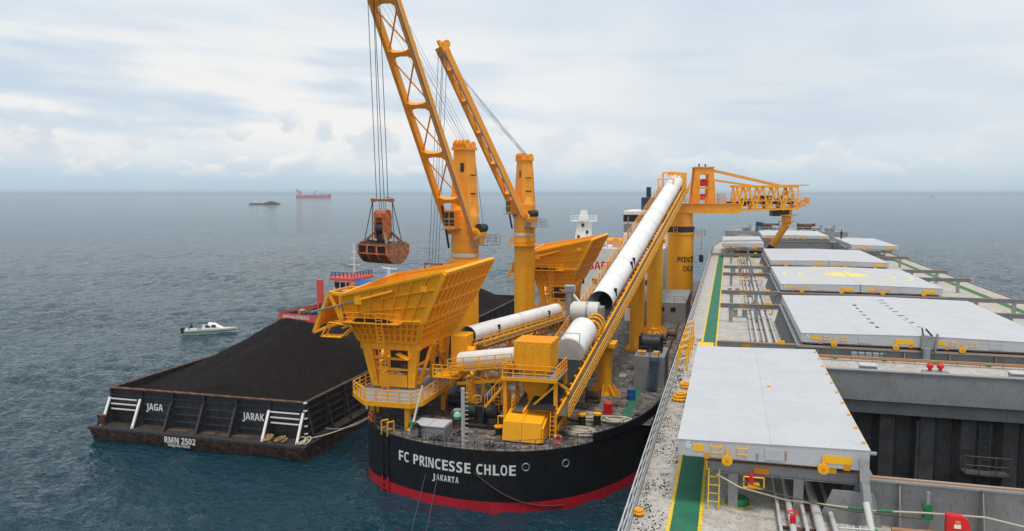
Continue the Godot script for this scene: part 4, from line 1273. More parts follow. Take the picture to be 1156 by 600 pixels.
# ---------------------------------------------------------------- cranes
func slewing_crane(called: String, label: String, base: Vector3, head: Vector3, ring_y: float, top_y: float, half: float, chord: float) -> Node3D:
	var t := thing(called, label, "crane", base, "yellow slewing cranes on the vessel")
	var az := v3(head.x - base.x, 0, head.z - base.z).normalized()
	var tr := az.cross(Vector3.UP)          # to the right of the jib
	if tr.x < 0.0:
		tr = -tr
	var o := base
	part(t, "pedestal", mb().lathe(o, [Vector2(2.1, 0), Vector2(1.62, 0.5), Vector2(1.55, 1.0), Vector2(1.55, ring_y - FD - 1.8), Vector2(1.75, ring_y - FD - 1.2), Vector2(1.6, ring_y - FD - 0.5)], 28), M.yellow)
	part(t, "slewing_ring", mb().lathe(o, [Vector2(1.6, ring_y - FD - 0.5), Vector2(1.82, ring_y - FD - 0.45), Vector2(1.82, ring_y - FD - 0.05), Vector2(1.6, ring_y - FD)], 28), M.band)
	var wr := v3(o.x, ring_y, o.z)
	# turning tower: round below, tapering and squared above
	part(t, "machinery_house", mb().lathe(wr, [Vector2(1.55, 0), Vector2(1.62, 0.3), Vector2(1.58, 4.2), Vector2(1.2, 5.4)], 24), M.orange)
	var hh := top_y - ring_y
	var b := mb()
	var p := []
	for q: Array in [[4.6, 1.25, 1.1], [hh - 0.6, 0.9, 0.85]]:
		for e: Array in [[-1, -1], [1, -1], [1, 1], [-1, 1]]:
			p.append(wr + Vector3.UP * q[0] + tr * q[1] * e[0] + az * q[2] * e[1])
	b.hexa(p)
	b.box(wr + Vector3.UP * (hh - 0.45), v3(2.2, 0.35, 2.0), Basis(tr, Vector3.UP, az))
	var tower := part(t, "tower", b, M.orange)
	for e: float in [-0.75, -0.25, 0.25, 0.75]:
		part(tower, "sheave", mb().tube(wr + Vector3.UP * (hh + 0.05) + tr * (e - 0.12) + az * 0.6, wr + Vector3.UP * (hh + 0.05) + tr * (e + 0.12) + az * 0.6, 0.5, 12).tube(wr + Vector3.UP * (hh - 0.05) + tr * (e - 0.12) - az * 0.6, wr + Vector3.UP * (hh - 0.05) + tr * (e + 0.12) - az * 0.6, 0.45, 12), M.orange)
	part(tower, "tower_window", mb().box(wr + Vector3.UP * (hh - 2.6) + az * 0.93 + tr * 0.35, v3(0.5, 1.0, 0.1), Basis(tr, Vector3.UP, az)), M.window_dark)
	for y: float in [hh * 0.55, hh * 0.72]:
		part(tower, "vent_strip", mb().box(wr + Vector3.UP * y + tr * 1.2, v3(0.06, 0.14, 0.9), Basis(tr, Vector3.UP, az)), M.rubber)
	# cab slung on the left of the jib
	var cb := wr + Vector3.UP * 3.9 + az * 1.9 - tr * 0.3
	var cab := part(t, "cab", mb().box(cb, v3(1.5, 2.1, 1.4), Basis(tr, Vector3.UP, az)), M.orange)
	for e: float in [-0.38, 0.38]:
		for y: float in [-0.35, 0.5]:
			part(cab, "pane", mb().box(cb + tr * e + az * 0.71 + Vector3.UP * y, v3(0.62, 0.72, 0.03), Basis(tr, Vector3.UP, az)), M.window_dark)
	part(cab, "guard", mb().box(cb + Vector3.DOWN * 1.1 + az * 0.2, v3(1.8, 0.08, 1.9), Basis(tr, Vector3.UP, az)).bar(cb + Vector3.DOWN * 0.4 + az * 1.1 - tr * 0.9, cb + Vector3.DOWN * 0.4 + az * 1.1 + tr * 0.9, 0.06), M.steel)
	# service platform with rail, on the jib's far side
	var pc := wr + Vector3.UP * 1.0 + tr * 2.6 - az * 0.4
	var pf := part(t, "platform", mb().box(pc, v3(2.4, 0.12, 2.6), Basis(tr, Vector3.UP, az)), M.steel)
	var keep := org
	railing(pf, "railing", [pc - az * 1.3 - tr * 1.1, pc - az * 1.3 + tr * 1.2, pc + az * 1.3 + tr * 1.2, pc + az * 1.3 - tr * 1.1], 1.1, M.steel, 0.8, 3, 0.03)
	part(t, "winch", mb().tube(pc + Vector3.UP * 1.2 - tr * 0.9 - az * 0.6, pc + Vector3.UP * 1.2 - tr * 0.9 + az * 1.1, 0.75, 12).box(pc + Vector3.UP * 0.9 - tr * 0.9, v3(0.9, 1.7, 1.0), Basis(tr, Vector3.UP, az)), M.orange)
	part(t, "motor", mb().tube(pc + Vector3.UP * 1.9 - tr * 0.4 - az * 0.5, pc + Vector3.UP * 1.9 - tr * 0.4 + az * 0.8, 0.5, 10), M.machine)
	ladder(t, "ladder", v3(base.x, FD + 0.2, base.z) + tr * 1.75 + az * 0.5, wr + tr * 1.9 + az * 0.5, az, M.yellow, 0.6, 0.4, 0.06)
	part(t, "ring_platform", mb().lathe(wr + Vector3.DOWN * 1.9, [Vector2(1.6, 0), Vector2(2.4, 0), Vector2(2.4, 0.1), Vector2(1.6, 0.1)], 20), M.yellow)
	railing(t, "ring_rail", [wr + Vector3.DOWN * 1.8 - tr * 2.3, wr + Vector3.DOWN * 1.8 - tr * 1.6 + az * 1.6, wr + Vector3.DOWN * 1.8 + az * 2.3, wr + Vector3.DOWN * 1.8 + tr * 1.6 + az * 1.6, wr + Vector3.DOWN * 1.8 + tr * 2.3], 1.0, M.yellow, 0.8, 2, 0.04)
	# jib: two plated chords, arched cross members and thin diagonals
	var foot := wr + Vector3.UP * 2.6 + az * 0.9
	var d := (head - foot).normalized()
	var up := tr.cross(d)
	b = mb()
	var jib := part(t, "jib", mb().tube(foot - tr * (half + 0.35), foot + tr * (half + 0.35), 0.28, 12), M.orange)
	for s: int in [-1, 1]:
		part(jib, "chord", mb().bar(foot + tr * half * s - d * 0.4, head + tr * half * s * 0.92, chord, 0.74, up), M.orange)
	var L := foot.distance_to(head)
	var cuts := [0.13, 0.32, 0.51, 0.70, 0.88]
	for f: float in cuts:
		var c := foot + d * L * f
		var w := half - 0.2
		var q := PackedVector2Array([Vector2(-w, -0.65), Vector2(-w * 0.65, -0.22), Vector2(0, -0.12), Vector2(w * 0.65, -0.22), Vector2(w, -0.65), Vector2(w, 0.6), Vector2(w * 0.55, 0.36), Vector2(0, 0.3), Vector2(-w * 0.55, 0.36), Vector2(-w, 0.6)])
		part(jib, "cross_arch", mb().prism(q, c - up * 0.3, tr, d, up * 0.6), M.orange)
	for i in cuts.size() - 1:
		for s: int in [-1, 1]:
			part(jib, "diagonal", mb().tube(foot + d * (L * cuts[i] + 0.5) + tr * (half - 0.2) * s, foot + d * (L * cuts[i + 1] - 0.5) - tr * (half - 0.2) * s, 0.09, 6), M.orange)
	part(jib, "jib_head", mb().box(head, v3(half * 2.0, 1.0, 1.2), Basis(tr, up, d)).tube(head - tr * half * 0.7 - up * 0.6 + d * 0.6, head + tr * half * 0.7 - up * 0.6 + d * 0.6, 0.55, 12), M.orange)
	part(jib, "head_light", mb().box(head + d * 1.0, v3(0.5, 0.4, 1.0), Basis(tr, up, d)), M.wheel_yellow)
	part(jib, "luffing_ladder", mb().bar(foot + tr * (half + 0.4) + up * 0.5, head + tr * (half * 0.92 + 0.4) + up * 0.5, 0.08).bar(foot + tr * (half + 0.4) + up * 0.9, head + tr * (half * 0.92 + 0.4) + up * 0.9, 0.04), M.steel)
	part(jib, "luffing_ram", mb().tube(wr + Vector3.UP * 0.6 + az * 1.5 - tr * 1.2, foot + d * L * 0.12 - tr * 1.4, 0.14, 8), M.machine)
	# luffing wires from the tower top to the jib head
	b = mb()
	for e: float in [-1.1, -0.7, -0.25, 0.25, 0.7, 1.1]:
		b.tube(wr + Vector3.UP * (hh + 0.4) + tr * e + az * (0.5 * signf(e)), head + tr * e * 1.3 + up * (0.5 + 0.4 * absf(e)), 0.02, 4, -1.0, false)
	for e: float in [-0.6, 0.6]:
		b.tube(wr + Vector3.UP * hh - az * 0.9 + tr * e, pc + Vector3.UP * 1.5 - az * 0.3 - tr * (0.6 - e * 0.4), 0.028, 4, -1.0, false)
	part(t, "luffing_wires", b, M.wire)
	return t

func grab_bucket(label: String, at: Vector3, head: Vector3, ax: Vector3) -> Node3D:
	# at: the middle of the spreader beam; ax: the bucket's long axis
	var t := thing("grab_bucket", label, "grab", at + Vector3.DOWN * 6.2)
	var side := ax.cross(Vector3.UP).normalized()
	var turn := Basis(ax, Vector3.UP, side)
	part(t, "spreader_beam", mb().box(at, v3(2.9, 0.24, 0.3), turn).box(at + ax * 1.35, v3(0.3, 0.36, 0.42), turn).box(at - ax * 1.35, v3(0.3, 0.36, 0.42), turn), M.grab_orange)
	var b := mb()
	for e: Array in [[-0.75, 0.25], [-0.35, -0.25], [0.35, 0.25], [0.75, -0.25]]:
		b.tube(at + ax * e[0] + side * e[1] * 0.3, head + ax * e[0] * 0.75 + side * e[1], 0.036, 5, -1.0, false)
	part(t, "hoist_wires", b, M.wire)
	var c := at + Vector3.DOWN * 5.0       # heart of the shells
	# head block with sheaves
	b = mb()
	b.box(at + Vector3.DOWN * 2.6 - ax * 0.62, v3(0.24, 2.6, 1.1), turn)
	b.box(at + Vector3.DOWN * 2.6 + ax * 0.62, v3(0.24, 2.6, 1.1), turn)
	b.box(at + Vector3.DOWN * 1.6, v3(1.0, 0.3, 1.1), turn)
	b.tube(at + Vector3.DOWN * 1.45 - ax * 0.78, at + Vector3.DOWN * 1.45 + ax * 0.78, 0.52, 14)
	part(t, "head_block", b, M.grab_orange)
	part(t, "sheave_pack", mb().tube(at + Vector3.DOWN * 2.9 - ax * 0.5, at + Vector3.DOWN * 2.9 + ax * 0.5, 0.65, 14).box(at + Vector3.DOWN * 3.4, v3(1.0, 1.4, 0.8), turn), M.machine)
	b = mb()
	for e: float in [-0.5, -0.2, 0.2, 0.5]:
		b.tube(at + ax * e, at + ax * e * 0.8 + Vector3.DOWN * 1.2, 0.03, 4)
	part(t, "closing_wires", b, M.wire)
	# arms from the head down to the shell corners, and side chains
	for s: int in [-1, 1]:
		for k: int in [-1, 1]:
			part(t, "arm", mb().bar(at + Vector3.DOWN * 3.3 + ax * 0.75 * s + side * 0.5 * k, c + ax * 1.9 * s + side * 1.25 * k + Vector3.UP * 0.45, 0.3, 0.22), M.grab_rust)
			part(t, "chain", mb().tube(at + ax * 1.4 * s, c + ax * 2.2 * s + side * 0.6 * k + Vector3.UP * 0.5, 0.05, 5), M.wire)
	# two shells that close to a trough
	var prof := [Vector2(1.2, 0.75), Vector2(1.42, 0.25), Vector2(1.45, -0.25), Vector2(1.2, -0.85), Vector2(0.7, -1.3), Vector2(0.02, -1.45)]
	for s: int in [-1, 1]:
		b = mb()
		for i in prof.size() - 1:
			var p0: Vector2 = prof[i]
			var p1: Vector2 = prof[i + 1]
			var o := (side * s * (p0.x + p1.x) + Vector3.UP * (p0.y + p1.y)) / 2.0
			var n := o.normalized() * 0.07
			var e := []
			for q: Vector2 in [p0, p1]:
				for k: int in [-1, 1]:
					e.append(c + side * s * q.x + Vector3.UP * q.y + ax * 2.1 * k)
			b.hexa([e[0], e[1], e[3], e[2], e[0] - n, e[1] - n, e[3] - n, e[2] - n])
		var sh := part(t, "shell", b, M.grab_dark)
		for k: int in [-1, 1]:
			var q := PackedVector2Array()
			for w: Vector2 in prof:
				q.append(Vector2(w.x * s, w.y))
			q.append(Vector2(0.02 * s, 0.95))
			part(sh, "end_plate", mb().prism(q, c + ax * (2.1 if k == 1 else -2.18), side, Vector3.UP, ax * 0.08), M.grab_rust)
		# rim and ribs
		part(sh, "rim", mb().bar(c + side * s * 1.42 + Vector3.UP * 0.5 - ax * 2.2, c + side * s * 1.48 + Vector3.UP * 0.5 + ax * 2.2, 0.2, 0.16), M.grab_orange)
		part(sh, "rim", mb().bar(c + side * s * 1.5 + Vector3.DOWN * 0.35 - ax * 2.2, c + side * s * 1.5 + Vector3.DOWN * 0.35 + ax * 2.2, 0.18, 0.14), M.grab_orange)
		for f: float in [-2.05, -0.75, 0.65, 2.05]:
			part(sh, "rib", mb().bar(c + side * s * 1.5 + Vector3.UP * 0.45 + ax * f, c + side * s * 1.5 + Vector3.DOWN * 0.35 + ax * f, 0.2, 0.14).bar(c + side * s * 1.5 + Vector3.DOWN * 0.35 + ax * f, c + side * s * 1.06 + Vector3.DOWN * 0.95 + ax * f, 0.2, 0.12), M.grab_orange)
		part(sh, "side_opening", mb().box(c + side * s * 1.49 + Vector3.UP * 0.07, v3(3.9, 0.62, 0.05), turn), M.rubber)
	# the load of coal
	b = mb()
	rng.seed = 5
	var gx := 12
	var gz := 8
	var hs := []
	for i in gx + 1:
		for j in gz + 1:
			var u := i / float(gx) * 2.0 - 1.0
			var w := j / float(gz) * 2.0 - 1.0
			hs.append(c + ax * u * 2.05 + side * w * 1.38 + Vector3.UP * (0.3 + 0.55 * (1.0 - u * u) * (1.0 - w * w) + rng.randf() * 0.12))
	for i in gx:
		for j in gz:
			var e := i * (gz + 1) + j
			b.quad(hs[e], hs[e + 1], hs[e + gz + 2], hs[e + gz + 1], Vector3.UP)
	part(t, "coal_load", b, M.coal)
	return t

# ---------------------------------------------------------------- hoppers
# a plate a b c d (round) with ribs across and along, each rib its own piece
func ribbed(p: Node3D, called: String, a: Vector3, b: Vector3, c: Vector3, d: Vector3, nu: int, nv: int, rib: float, m: Material, mid: Vector3) -> MeshInstance3D:
	var nrm := (b - a).cross(d - a).normalized()
	if nrm.dot((a + b + c + d) / 4.0 - mid) < 0.0:
		nrm = -nrm
	var n := nrm * 0.08
	var w := part(p, called, mb().hexa([a - n, b - n, c - n, d - n, a, b, c, d]), m)
	for i in nu + 1:
		var f := float(i) / nu
		var k := 1.5 if i == 0 or i == nu else 1.0
		part(w, "rib", mb().bar(a.lerp(b, f) + nrm * rib * 0.5, d.lerp(c, f) + nrm * rib * 0.5, rib * 0.7 * k, rib, nrm), m)
	for i in nv + 1:
		var f := float(i) / nv
		var k := 1.6 if i == 0 or i == nv else 0.8
		part(w, "stringer", mb().bar(a.lerp(d, f) + nrm * rib * 0.45, b.lerp(c, f) + nrm * rib * 0.45, rib * 0.7 * k, rib * 0.9, nrm), m)
	return w

func make_hopper() -> Node3D:
	var t := thing("coal_hopper", "big yellow flared coal hopper on a tower at the vessel's stern", "hopper", v3(-30, FD, -71.5), "yellow receiving hoppers")
	var y: Material = M.yellow
	var top := [v3(-34.9, 16.55, -65.6), v3(-24.7, 18.9, -65.6), v3(-24.2, 19.15, -78.8), v3(-35.2, 17.2, -78.8)]
	var mid := [v3(-34.5, 14.0, -66.4), v3(-27.15, 14.2, -66.4), v3(-26.5, 14.5, -78.2), v3(-34.5, 14.2, -78.2)]
	var low := [v3(-33.8, 12.1, -67.2), v3(-27.9, 12.15, -67.2), v3(-27.6, 12.0, -76.3), v3(-33.6, 12.0, -76.3)]
	var core := v3(-30.5, 14.5, -72)
	ribbed(t, "front_wall", mid[0], mid[1], top[1], top[0], 7, 3, 0.17, y, core)
	ribbed(t, "right_wall", mid[1], mid[2], top[2], top[1], 10, 3, 0.36, y, core)
	ribbed(t, "back_wall", mid[2], mid[3], top[3], top[2], 5, 1, 0.16, y, core)
	ribbed(t, "left_wall", mid[3], mid[0], top[0], top[3], 5, 1, 0.16, y, core)
	ribbed(t, "front_skirt", low[0], low[1], mid[1], mid[0], 11, 3, 0.26, y, core)
	ribbed(t, "right_skirt", low[1], low[2], mid[2], mid[1], 13, 3, 0.26, y, core)
	ribbed(t, "back_skirt", low[2], low[3], mid[3], mid[2], 4, 1, 0.12, y, core)
	ribbed(t, "left_skirt", low[3], low[0], mid[0], mid[3], 4, 1, 0.12, y, core)
	# rim beam
	for i in 4:
		part(t, "rim_beam", mb().bar(top[i], top[(i + 1) % 4], 0.28, 0.28), y)
	# beam where the flared walls meet the skirt
	for i in 4:
		part(t, "waist_beam", mb().bar(mid[i], mid[(i + 1) % 4], 0.34, 0.3), y)
	# ledge with spilled coal under the front wall
	var lg := part(t, "ledge", mb().span(v3(-34.7, 13.95, -65.3), v3(-29.0, 14.05, -66.2)), y)
	part(lg, "coal_spill", mb().hexa([v3(-34.2, 14.06, -66.2), v3(-29.8, 14.06, -66.2), v3(-30.3, 14.06, -65.5), v3(-33.7, 14.06, -65.6), v3(-33.4, 14.4, -66.15), v3(-30.9, 14.35, -66.15), v3(-31.0, 14.25, -65.9), v3(-33.2, 14.27, -65.9)]), M.coal)
	railing(lg, "railing", [v3(-34.7, 14.05, -65.35), v3(-29.0, 14.05, -65.35)], 0.9, y, 1.1, 2, 0.03)
	# folding truss on the barge side
	var f := part(t, "flap_truss", mb().bar(v3(-35.2, 16.6, -66.0), v3(-36.5, 16.7, -66.2), 0.2), y)
	var fa := [v3(-36.4, 16.7, -66.0), v3(-38.1, 12.8, -66.0), v3(-35.1, 14.0, -66.0), v3(-35.2, 16.5, -66.0)]
	for z: float in [0.0, -4.5]:
		for q: Array in [[0, 1], [1, 2], [0, 2], [3, 0], [2, 3]]:
			part(f, "truss_bar", mb().bar(fa[q[0]] + v3(0, 0, z), fa[q[1]] + v3(0, 0, z), 0.26), y)
	for q: Vector3 in fa:
		part(f, "truss_bar", mb().bar(q, q + v3(0, 0, -4.5), 0.2), y)
	part(f, "truss_bar", mb().bar(fa[1], fa[0] + v3(0, 0, -4.5), 0.14), y)
	part(f, "truss_bar", mb().bar(fa[1], fa[2] + v3(0, 0, -4.5), 0.14), y)
	part(f, "flap_plate", mb().hexa([v3(-36.3, 16.5, -66.15), v3(-37.7, 13.4, -66.15), v3(-37.7, 13.4, -70.4), v3(-36.3, 16.5, -70.4), v3(-36.2, 16.5, -66.15), v3(-37.6, 13.4, -66.15), v3(-37.6, 13.4, -70.4), v3(-36.2, 16.5, -70.4)]), y)
	b_stairs(f)
	# luffing ram of the flap across the front
	var ram := part(t, "flap_ram", mb().tube(v3(-29.7, 17.05, -65.7), v3(-33.2, 16.1, -65.7), 0.17, 8), y)
	part(ram, "ram_rod", mb().tube(v3(-33.2, 16.1, -65.7), v3(-38.1, 14.8, -65.8), 0.08, 8), M.steel)
	part(ram, "ram_clamp", mb().box(v3(-33.2, 16.1, -65.75), v3(0.7, 0.8, 0.4)), y)
	# tower: four plated legs, beams and braces
	var pz := [-67.7, -76.0]
	for z: float in pz:
		for q: Array in [[-32.4, -33.2, -1.0], [-28.7, -28.5, 1.0]]:
			var x: float = q[0]
			var xt: float = q[1]
			part(t, "leg", mb().hexa([v3(x - 0.34, 7.6, z - 0.32), v3(x + 0.34, 7.6, z - 0.32), v3(x + 0.34, 7.6, z + 0.32), v3(x - 0.34, 7.6, z + 0.32), v3(xt - 0.48, 11.2, z - 0.35), v3(xt + 0.48, 11.2, z - 0.35), v3(xt + 0.48, 11.2, z + 0.35), v3(xt - 0.48, 11.2, z + 0.35)]), y)
			part(t, "leg_rib", mb().bar(v3(x, 8.2, z + 0.34), v3(xt, 11.0, z + 0.37), 0.12, 0.1), y)
			part(t, "leg_foot", mb().span(v3(x - 0.35, FD, z - 0.35), v3(x + 0.35, 7.35, z + 0.35)), y)
	for z: float in pz:
		part(t, "beam", mb().span(v3(-33.85, 11.2, z - 0.4), v3(-27.85, 12.05, z + 0.4)), y)
		for i in 8:
			part(t, "beam_rib", mb().span(v3(-33.7 + i * 0.82, 11.25, z + 0.4), v3(-33.6 + i * 0.82, 12.0, z + 0.52)), y)
		for yy: float in [10.3, 9.3]:
			part(t, "beam", mb().bar(v3(-32.3, yy, z + 0.1), v3(-28.8, yy, z + 0.1), 0.24, 0.2), y)
	for q: Array in [[-33.4, -32.6], [-28.2, -28.4]]:
		part(t, "beam", mb().bar(v3(q[0], 11.6, -68.1), v3(q[0], 11.6, -75.6), 0.36, 0.8), y)
		for i in 9:
			part(t, "beam_rib", mb().span(v3(q[0] + 0.18, 11.2, -68.4 - i * 0.85), v3(q[0] + 0.32, 12.0, -68.5 - i * 0.85)), y)
		for yy: float in [9.6, 8.4]:
			part(t, "beam", mb().bar(v3(q[1], yy, -68.0), v3(q[1], yy, -75.7), 0.24, 0.18), y)
		part(t, "brace", mb().bar(v3(q[1] + 0.2, 7.8, -68.2), v3(q[0] + 0.1, 11.2, -71.4), 0.28), y)
		part(t, "brace", mb().bar(v3(q[0] + 0.1, 11.2, -71.8), v3(q[1] + 0.2, 7.8, -75.6), 0.28), y)
		part(t, "brace", mb().bar(v3(q[1] + 0.2, 7.7, -71.6), v3(q[0] + 0.1, 11.2, -71.6), 0.4), y)
	part(t, "front_bin", mb().slab(v3(-32.0, 7.65, -67.3), v3(-29.1, 8.8, -67.7), 0.04), y)
	part(t, "feeder", mb().slab(v3(-31.8, 8.9, -69.6), v3(-29.2, 11.0, -75.0), 0.1), M.machine)
	part(t, "feeder_pulley", mb().tube(v3(-29.9, 9.3, -67.9), v3(-29.1, 9.3, -67.9), 0.42, 12), M.rust)
	part(t, "walk_step", mb().box(v3(-31.6, 10.7, -67.0), v3(1.5, 0.08, 0.9), Basis(Vector3.FORWARD, -0.3)), M.wheel_yellow)
	part(t, "walk_step", mb().box(v3(-29.3, 10.7, -67.0), v3(1.3, 0.08, 0.9), Basis(Vector3.FORWARD, 0.4)), M.wheel_yellow)
	ladder(t, "ladder", v3(-30.9, 7.5, -66.4), v3(-31.0, 15.0, -65.2), Vector3.RIGHT, y, 0.6, 0.34, 0.08)
	part(t, "lamp_housing", mb().slab(v3(-26.9, 17.1, -66.1), v3(-26.3, 17.6, -65.6), 0.05), M.wheel_yellow)
	# platform round the tower
	var edge := [v3(-33.5, 7.5, -76.5), v3(-33.5, 7.5, -65.0), v3(-31.1, 7.5, -62.4), v3(-26.6, 7.5, -62.4), v3(-26.0, 7.5, -63.6), v3(-26.0, 7.5, -76.5)]
	var pl := PackedVector2Array()
	for q: Vector3 in edge:
		pl.append(Vector2(q.x, q.z))
	var pf := part(t, "platform", mb().prism(pl, v3(0, 7.3, 0), Vector3.RIGHT, Vector3.BACK, v3(0, 0.16, 0)), M.grey)
	for i in 5:
		part(pf, "edge_beam", mb().bar(edge[i] + Vector3.DOWN * 0.16, edge[i + 1] + Vector3.DOWN * 0.16, 0.16, 0.44), y)
	railing(pf, "railing", edge, 1.1, y, 1.25, 3, 0.045)
	for q: Vector3 in [v3(-31.2, 0, -64.3), v3(-27.2, 0, -63.0), v3(-26.4, 0, -70.0)]:
		part(t, "platform_post", mb().span(v3(q.x - 0.22, FD, q.z - 0.22), v3(q.x + 0.22, 7.2, q.z + 0.22)), y)
	stairs(t, "stairs", v3(-25.3, FD, -70.2), v3(-25.3, 7.5, -73.4), Vector3.RIGHT, M.steel_blue, 0.9)
	return t

func b_stairs(f: Node3D) -> void:
	# hanging steps below the folding truss
	for z: float in [-65.6, -66.6]:
		part(f, "step_frame", mb().path([v3(-37.1, 12.5, z), v3(-35.0, 12.5, z), v3(-33.8, 13.6, z), v3(-36.2, 13.9, z), v3(-37.1, 12.5, z)], 0.09, 5), M.yellow)
	for i in 5:
		part(f, "step", mb().box(v3(-36.8 + i * 0.5, 12.6 + (0.2 * i if i > 3 else 0.0), -66.1), v3(0.3, 0.06, 1.0)), M.yellow)

# ---------------------------------------------------------------- conveyors
func conveyor(called: String, label: String, a: Vector3, b: Vector3, r: float, tube_from: float, tube_to: float, walk: bool) -> Node3D:
	var t := thing(called, label, "conveyor", v3((a.x + b.x) / 2.0, FD, (a.z + b.z) / 2.0))
	var d := (b - a).normalized()
	var s := d.cross(Vector3.UP).normalized()
	var u := s.cross(d)
	var L := a.distance_to(b)
	# cover: ringed white pipe, open at its ends
	var n := maxi(2, int((tube_to - tube_from) * L / 6.0))
	for i in n:
		var p := a + d * L * lerpf(tube_from, tube_to, float(i) / n)
		var q := a + d * L * lerpf(tube_from, tube_to, float(i + 1) / n)
		var c := part(t, "cover_section", mb().tube(p, q - d * 0.03, r, 28, -1.0, false).tube(p, q - d * 0.03, r - 0.06, 28, -1.0, false), M.white)
		part(c, "joint_band", mb().tube(q - d * 0.12, q + d * 0.06, r + 0.03, 28, -1.0, false), M.white)
	# frame under it
	for e: float in [-1.0, 1.0]:
		var o := s * e * (r + 0.12) - u * r * 0.9
		part(t, "side_beam", mb().bar(a + o, b + o, 0.2, 0.3, u), M.yellow)
		part(t, "side_beam", mb().bar(a + o - u * 1.3, b + o - u * 1.3, 0.18, 0.3, u), M.yellow)
		var k := maxi(2, int(L / 2.6))
		for i in k:
			var p := a + d * L * (float(i) / k) + o
			var q := a + d * L * (float(i + 1) / k) + o
			part(t, "lattice", mb().bar(p, q - u * 1.3, 0.12), M.yellow)
			part(t, "lattice", mb().bar(q, q - u * 1.3, 0.12), M.yellow)
	# idlers, seen where the belt lies open
	var ki := int(L / 1.6)
	var idl := mb()
	for i in ki:
		var p := a + d * L * ((i + 0.5) / ki) - u * r * 0.75
		idl.tube(p - s * r, p - s * r * 0.35 - u * 0.25, 0.14, 6).tube(p + s * r, p + s * r * 0.35 - u * 0.25, 0.14, 6).tube(p - s * r * 0.35 - u * 0.25, p + s * r * 0.35 - u * 0.25, 0.14, 6)
	part(t, "idlers", idl, M.yellow)
	part(t, "belt", mb().hexa([a - s * r * 0.9 - u * r * 0.6, a + s * r * 0.9 - u * r * 0.6, a + s * r * 0.9 - u * r * 0.58, a - s * r * 0.9 - u * r * 0.58, b - s * r * 0.9 - u * r * 0.6, b + s * r * 0.9 - u * r * 0.6, b + s * r * 0.9 - u * r * 0.58, b - s * r * 0.9 - u * r * 0.58]), M.rubber)
	for e: float in ([-1.0, 1.0] if walk else [1.0]):
		var o := s * e * (r + 0.75) - u * r * 0.9
		var w := part(t, "walkway", mb().bar(a + o, b + o, 0.95, 0.06, u), M.grating)
		var b2 := mb()
		var oo := s * e * (r + 1.2) - u * r * 0.9
		var kk := int(L / 1.7)
		for i in kk + 1:
			var p := a + d * L * (float(i) / kk) + oo
			b2.bar(p, p + Vector3.UP * 1.15, 0.09)
		for h: float in [0.4, 0.78, 1.15]:
			b2.tube(a + oo + Vector3.UP * h, b + oo + Vector3.UP * h, 0.045, 5, -1.0, false)
		b2.bar(a + oo, b + oo, 0.06, 0.12, u)
		part(w, "handrail", b2, M.yellow)
	return t

func post(called: String, label: String, at: Vector3, top: float, r: float, square: bool) -> void:
	var t := thing(called, label, "pillar", at)
	if square:
		part(t, "shaft", mb().span(v3(at.x - r, FD, at.z - r), v3(at.x + r, top, at.z + r)), M.yellow)
		for e: float in [-1.0, 1.0]:
			part(t, "flange", mb().span(v3(at.x + e * r - 0.08, FD, at.z - r - 0.15), v3(at.x + e * r + 0.08, top - 0.1, at.z + r + 0.15)), M.yellow)
	else:
		part(t, "shaft", mb().lathe(v3(at.x, 0, at.z), [Vector2(r * 1.15, FD), Vector2(r, FD + 0.4), Vector2(r, top)], 24), M.yellow)
	for i in 8:
		var e := v3(cos(TAU * i / 8.0), 0, sin(TAU * i / 8.0))
		part(t, "gusset", mb().prism(PackedVector2Array([Vector2(r * 0.9, 0), Vector2(r + 0.95, 0), Vector2(r + 0.95, 0.12), Vector2(r * 0.9, 1.25)]), v3(at.x, FD, at.z) - e.cross(Vector3.UP) * 0.05, e, Vector3.UP, e.cross(Vector3.UP) * 0.1), M.yellow)
	part(t, "head_bracket", mb().slab(v3(at.x - r - 0.4, top - 0.5, at.z - r - 0.3), v3(at.x + r + 0.4, top, at.z + r + 0.3), 0.05), M.yellow)

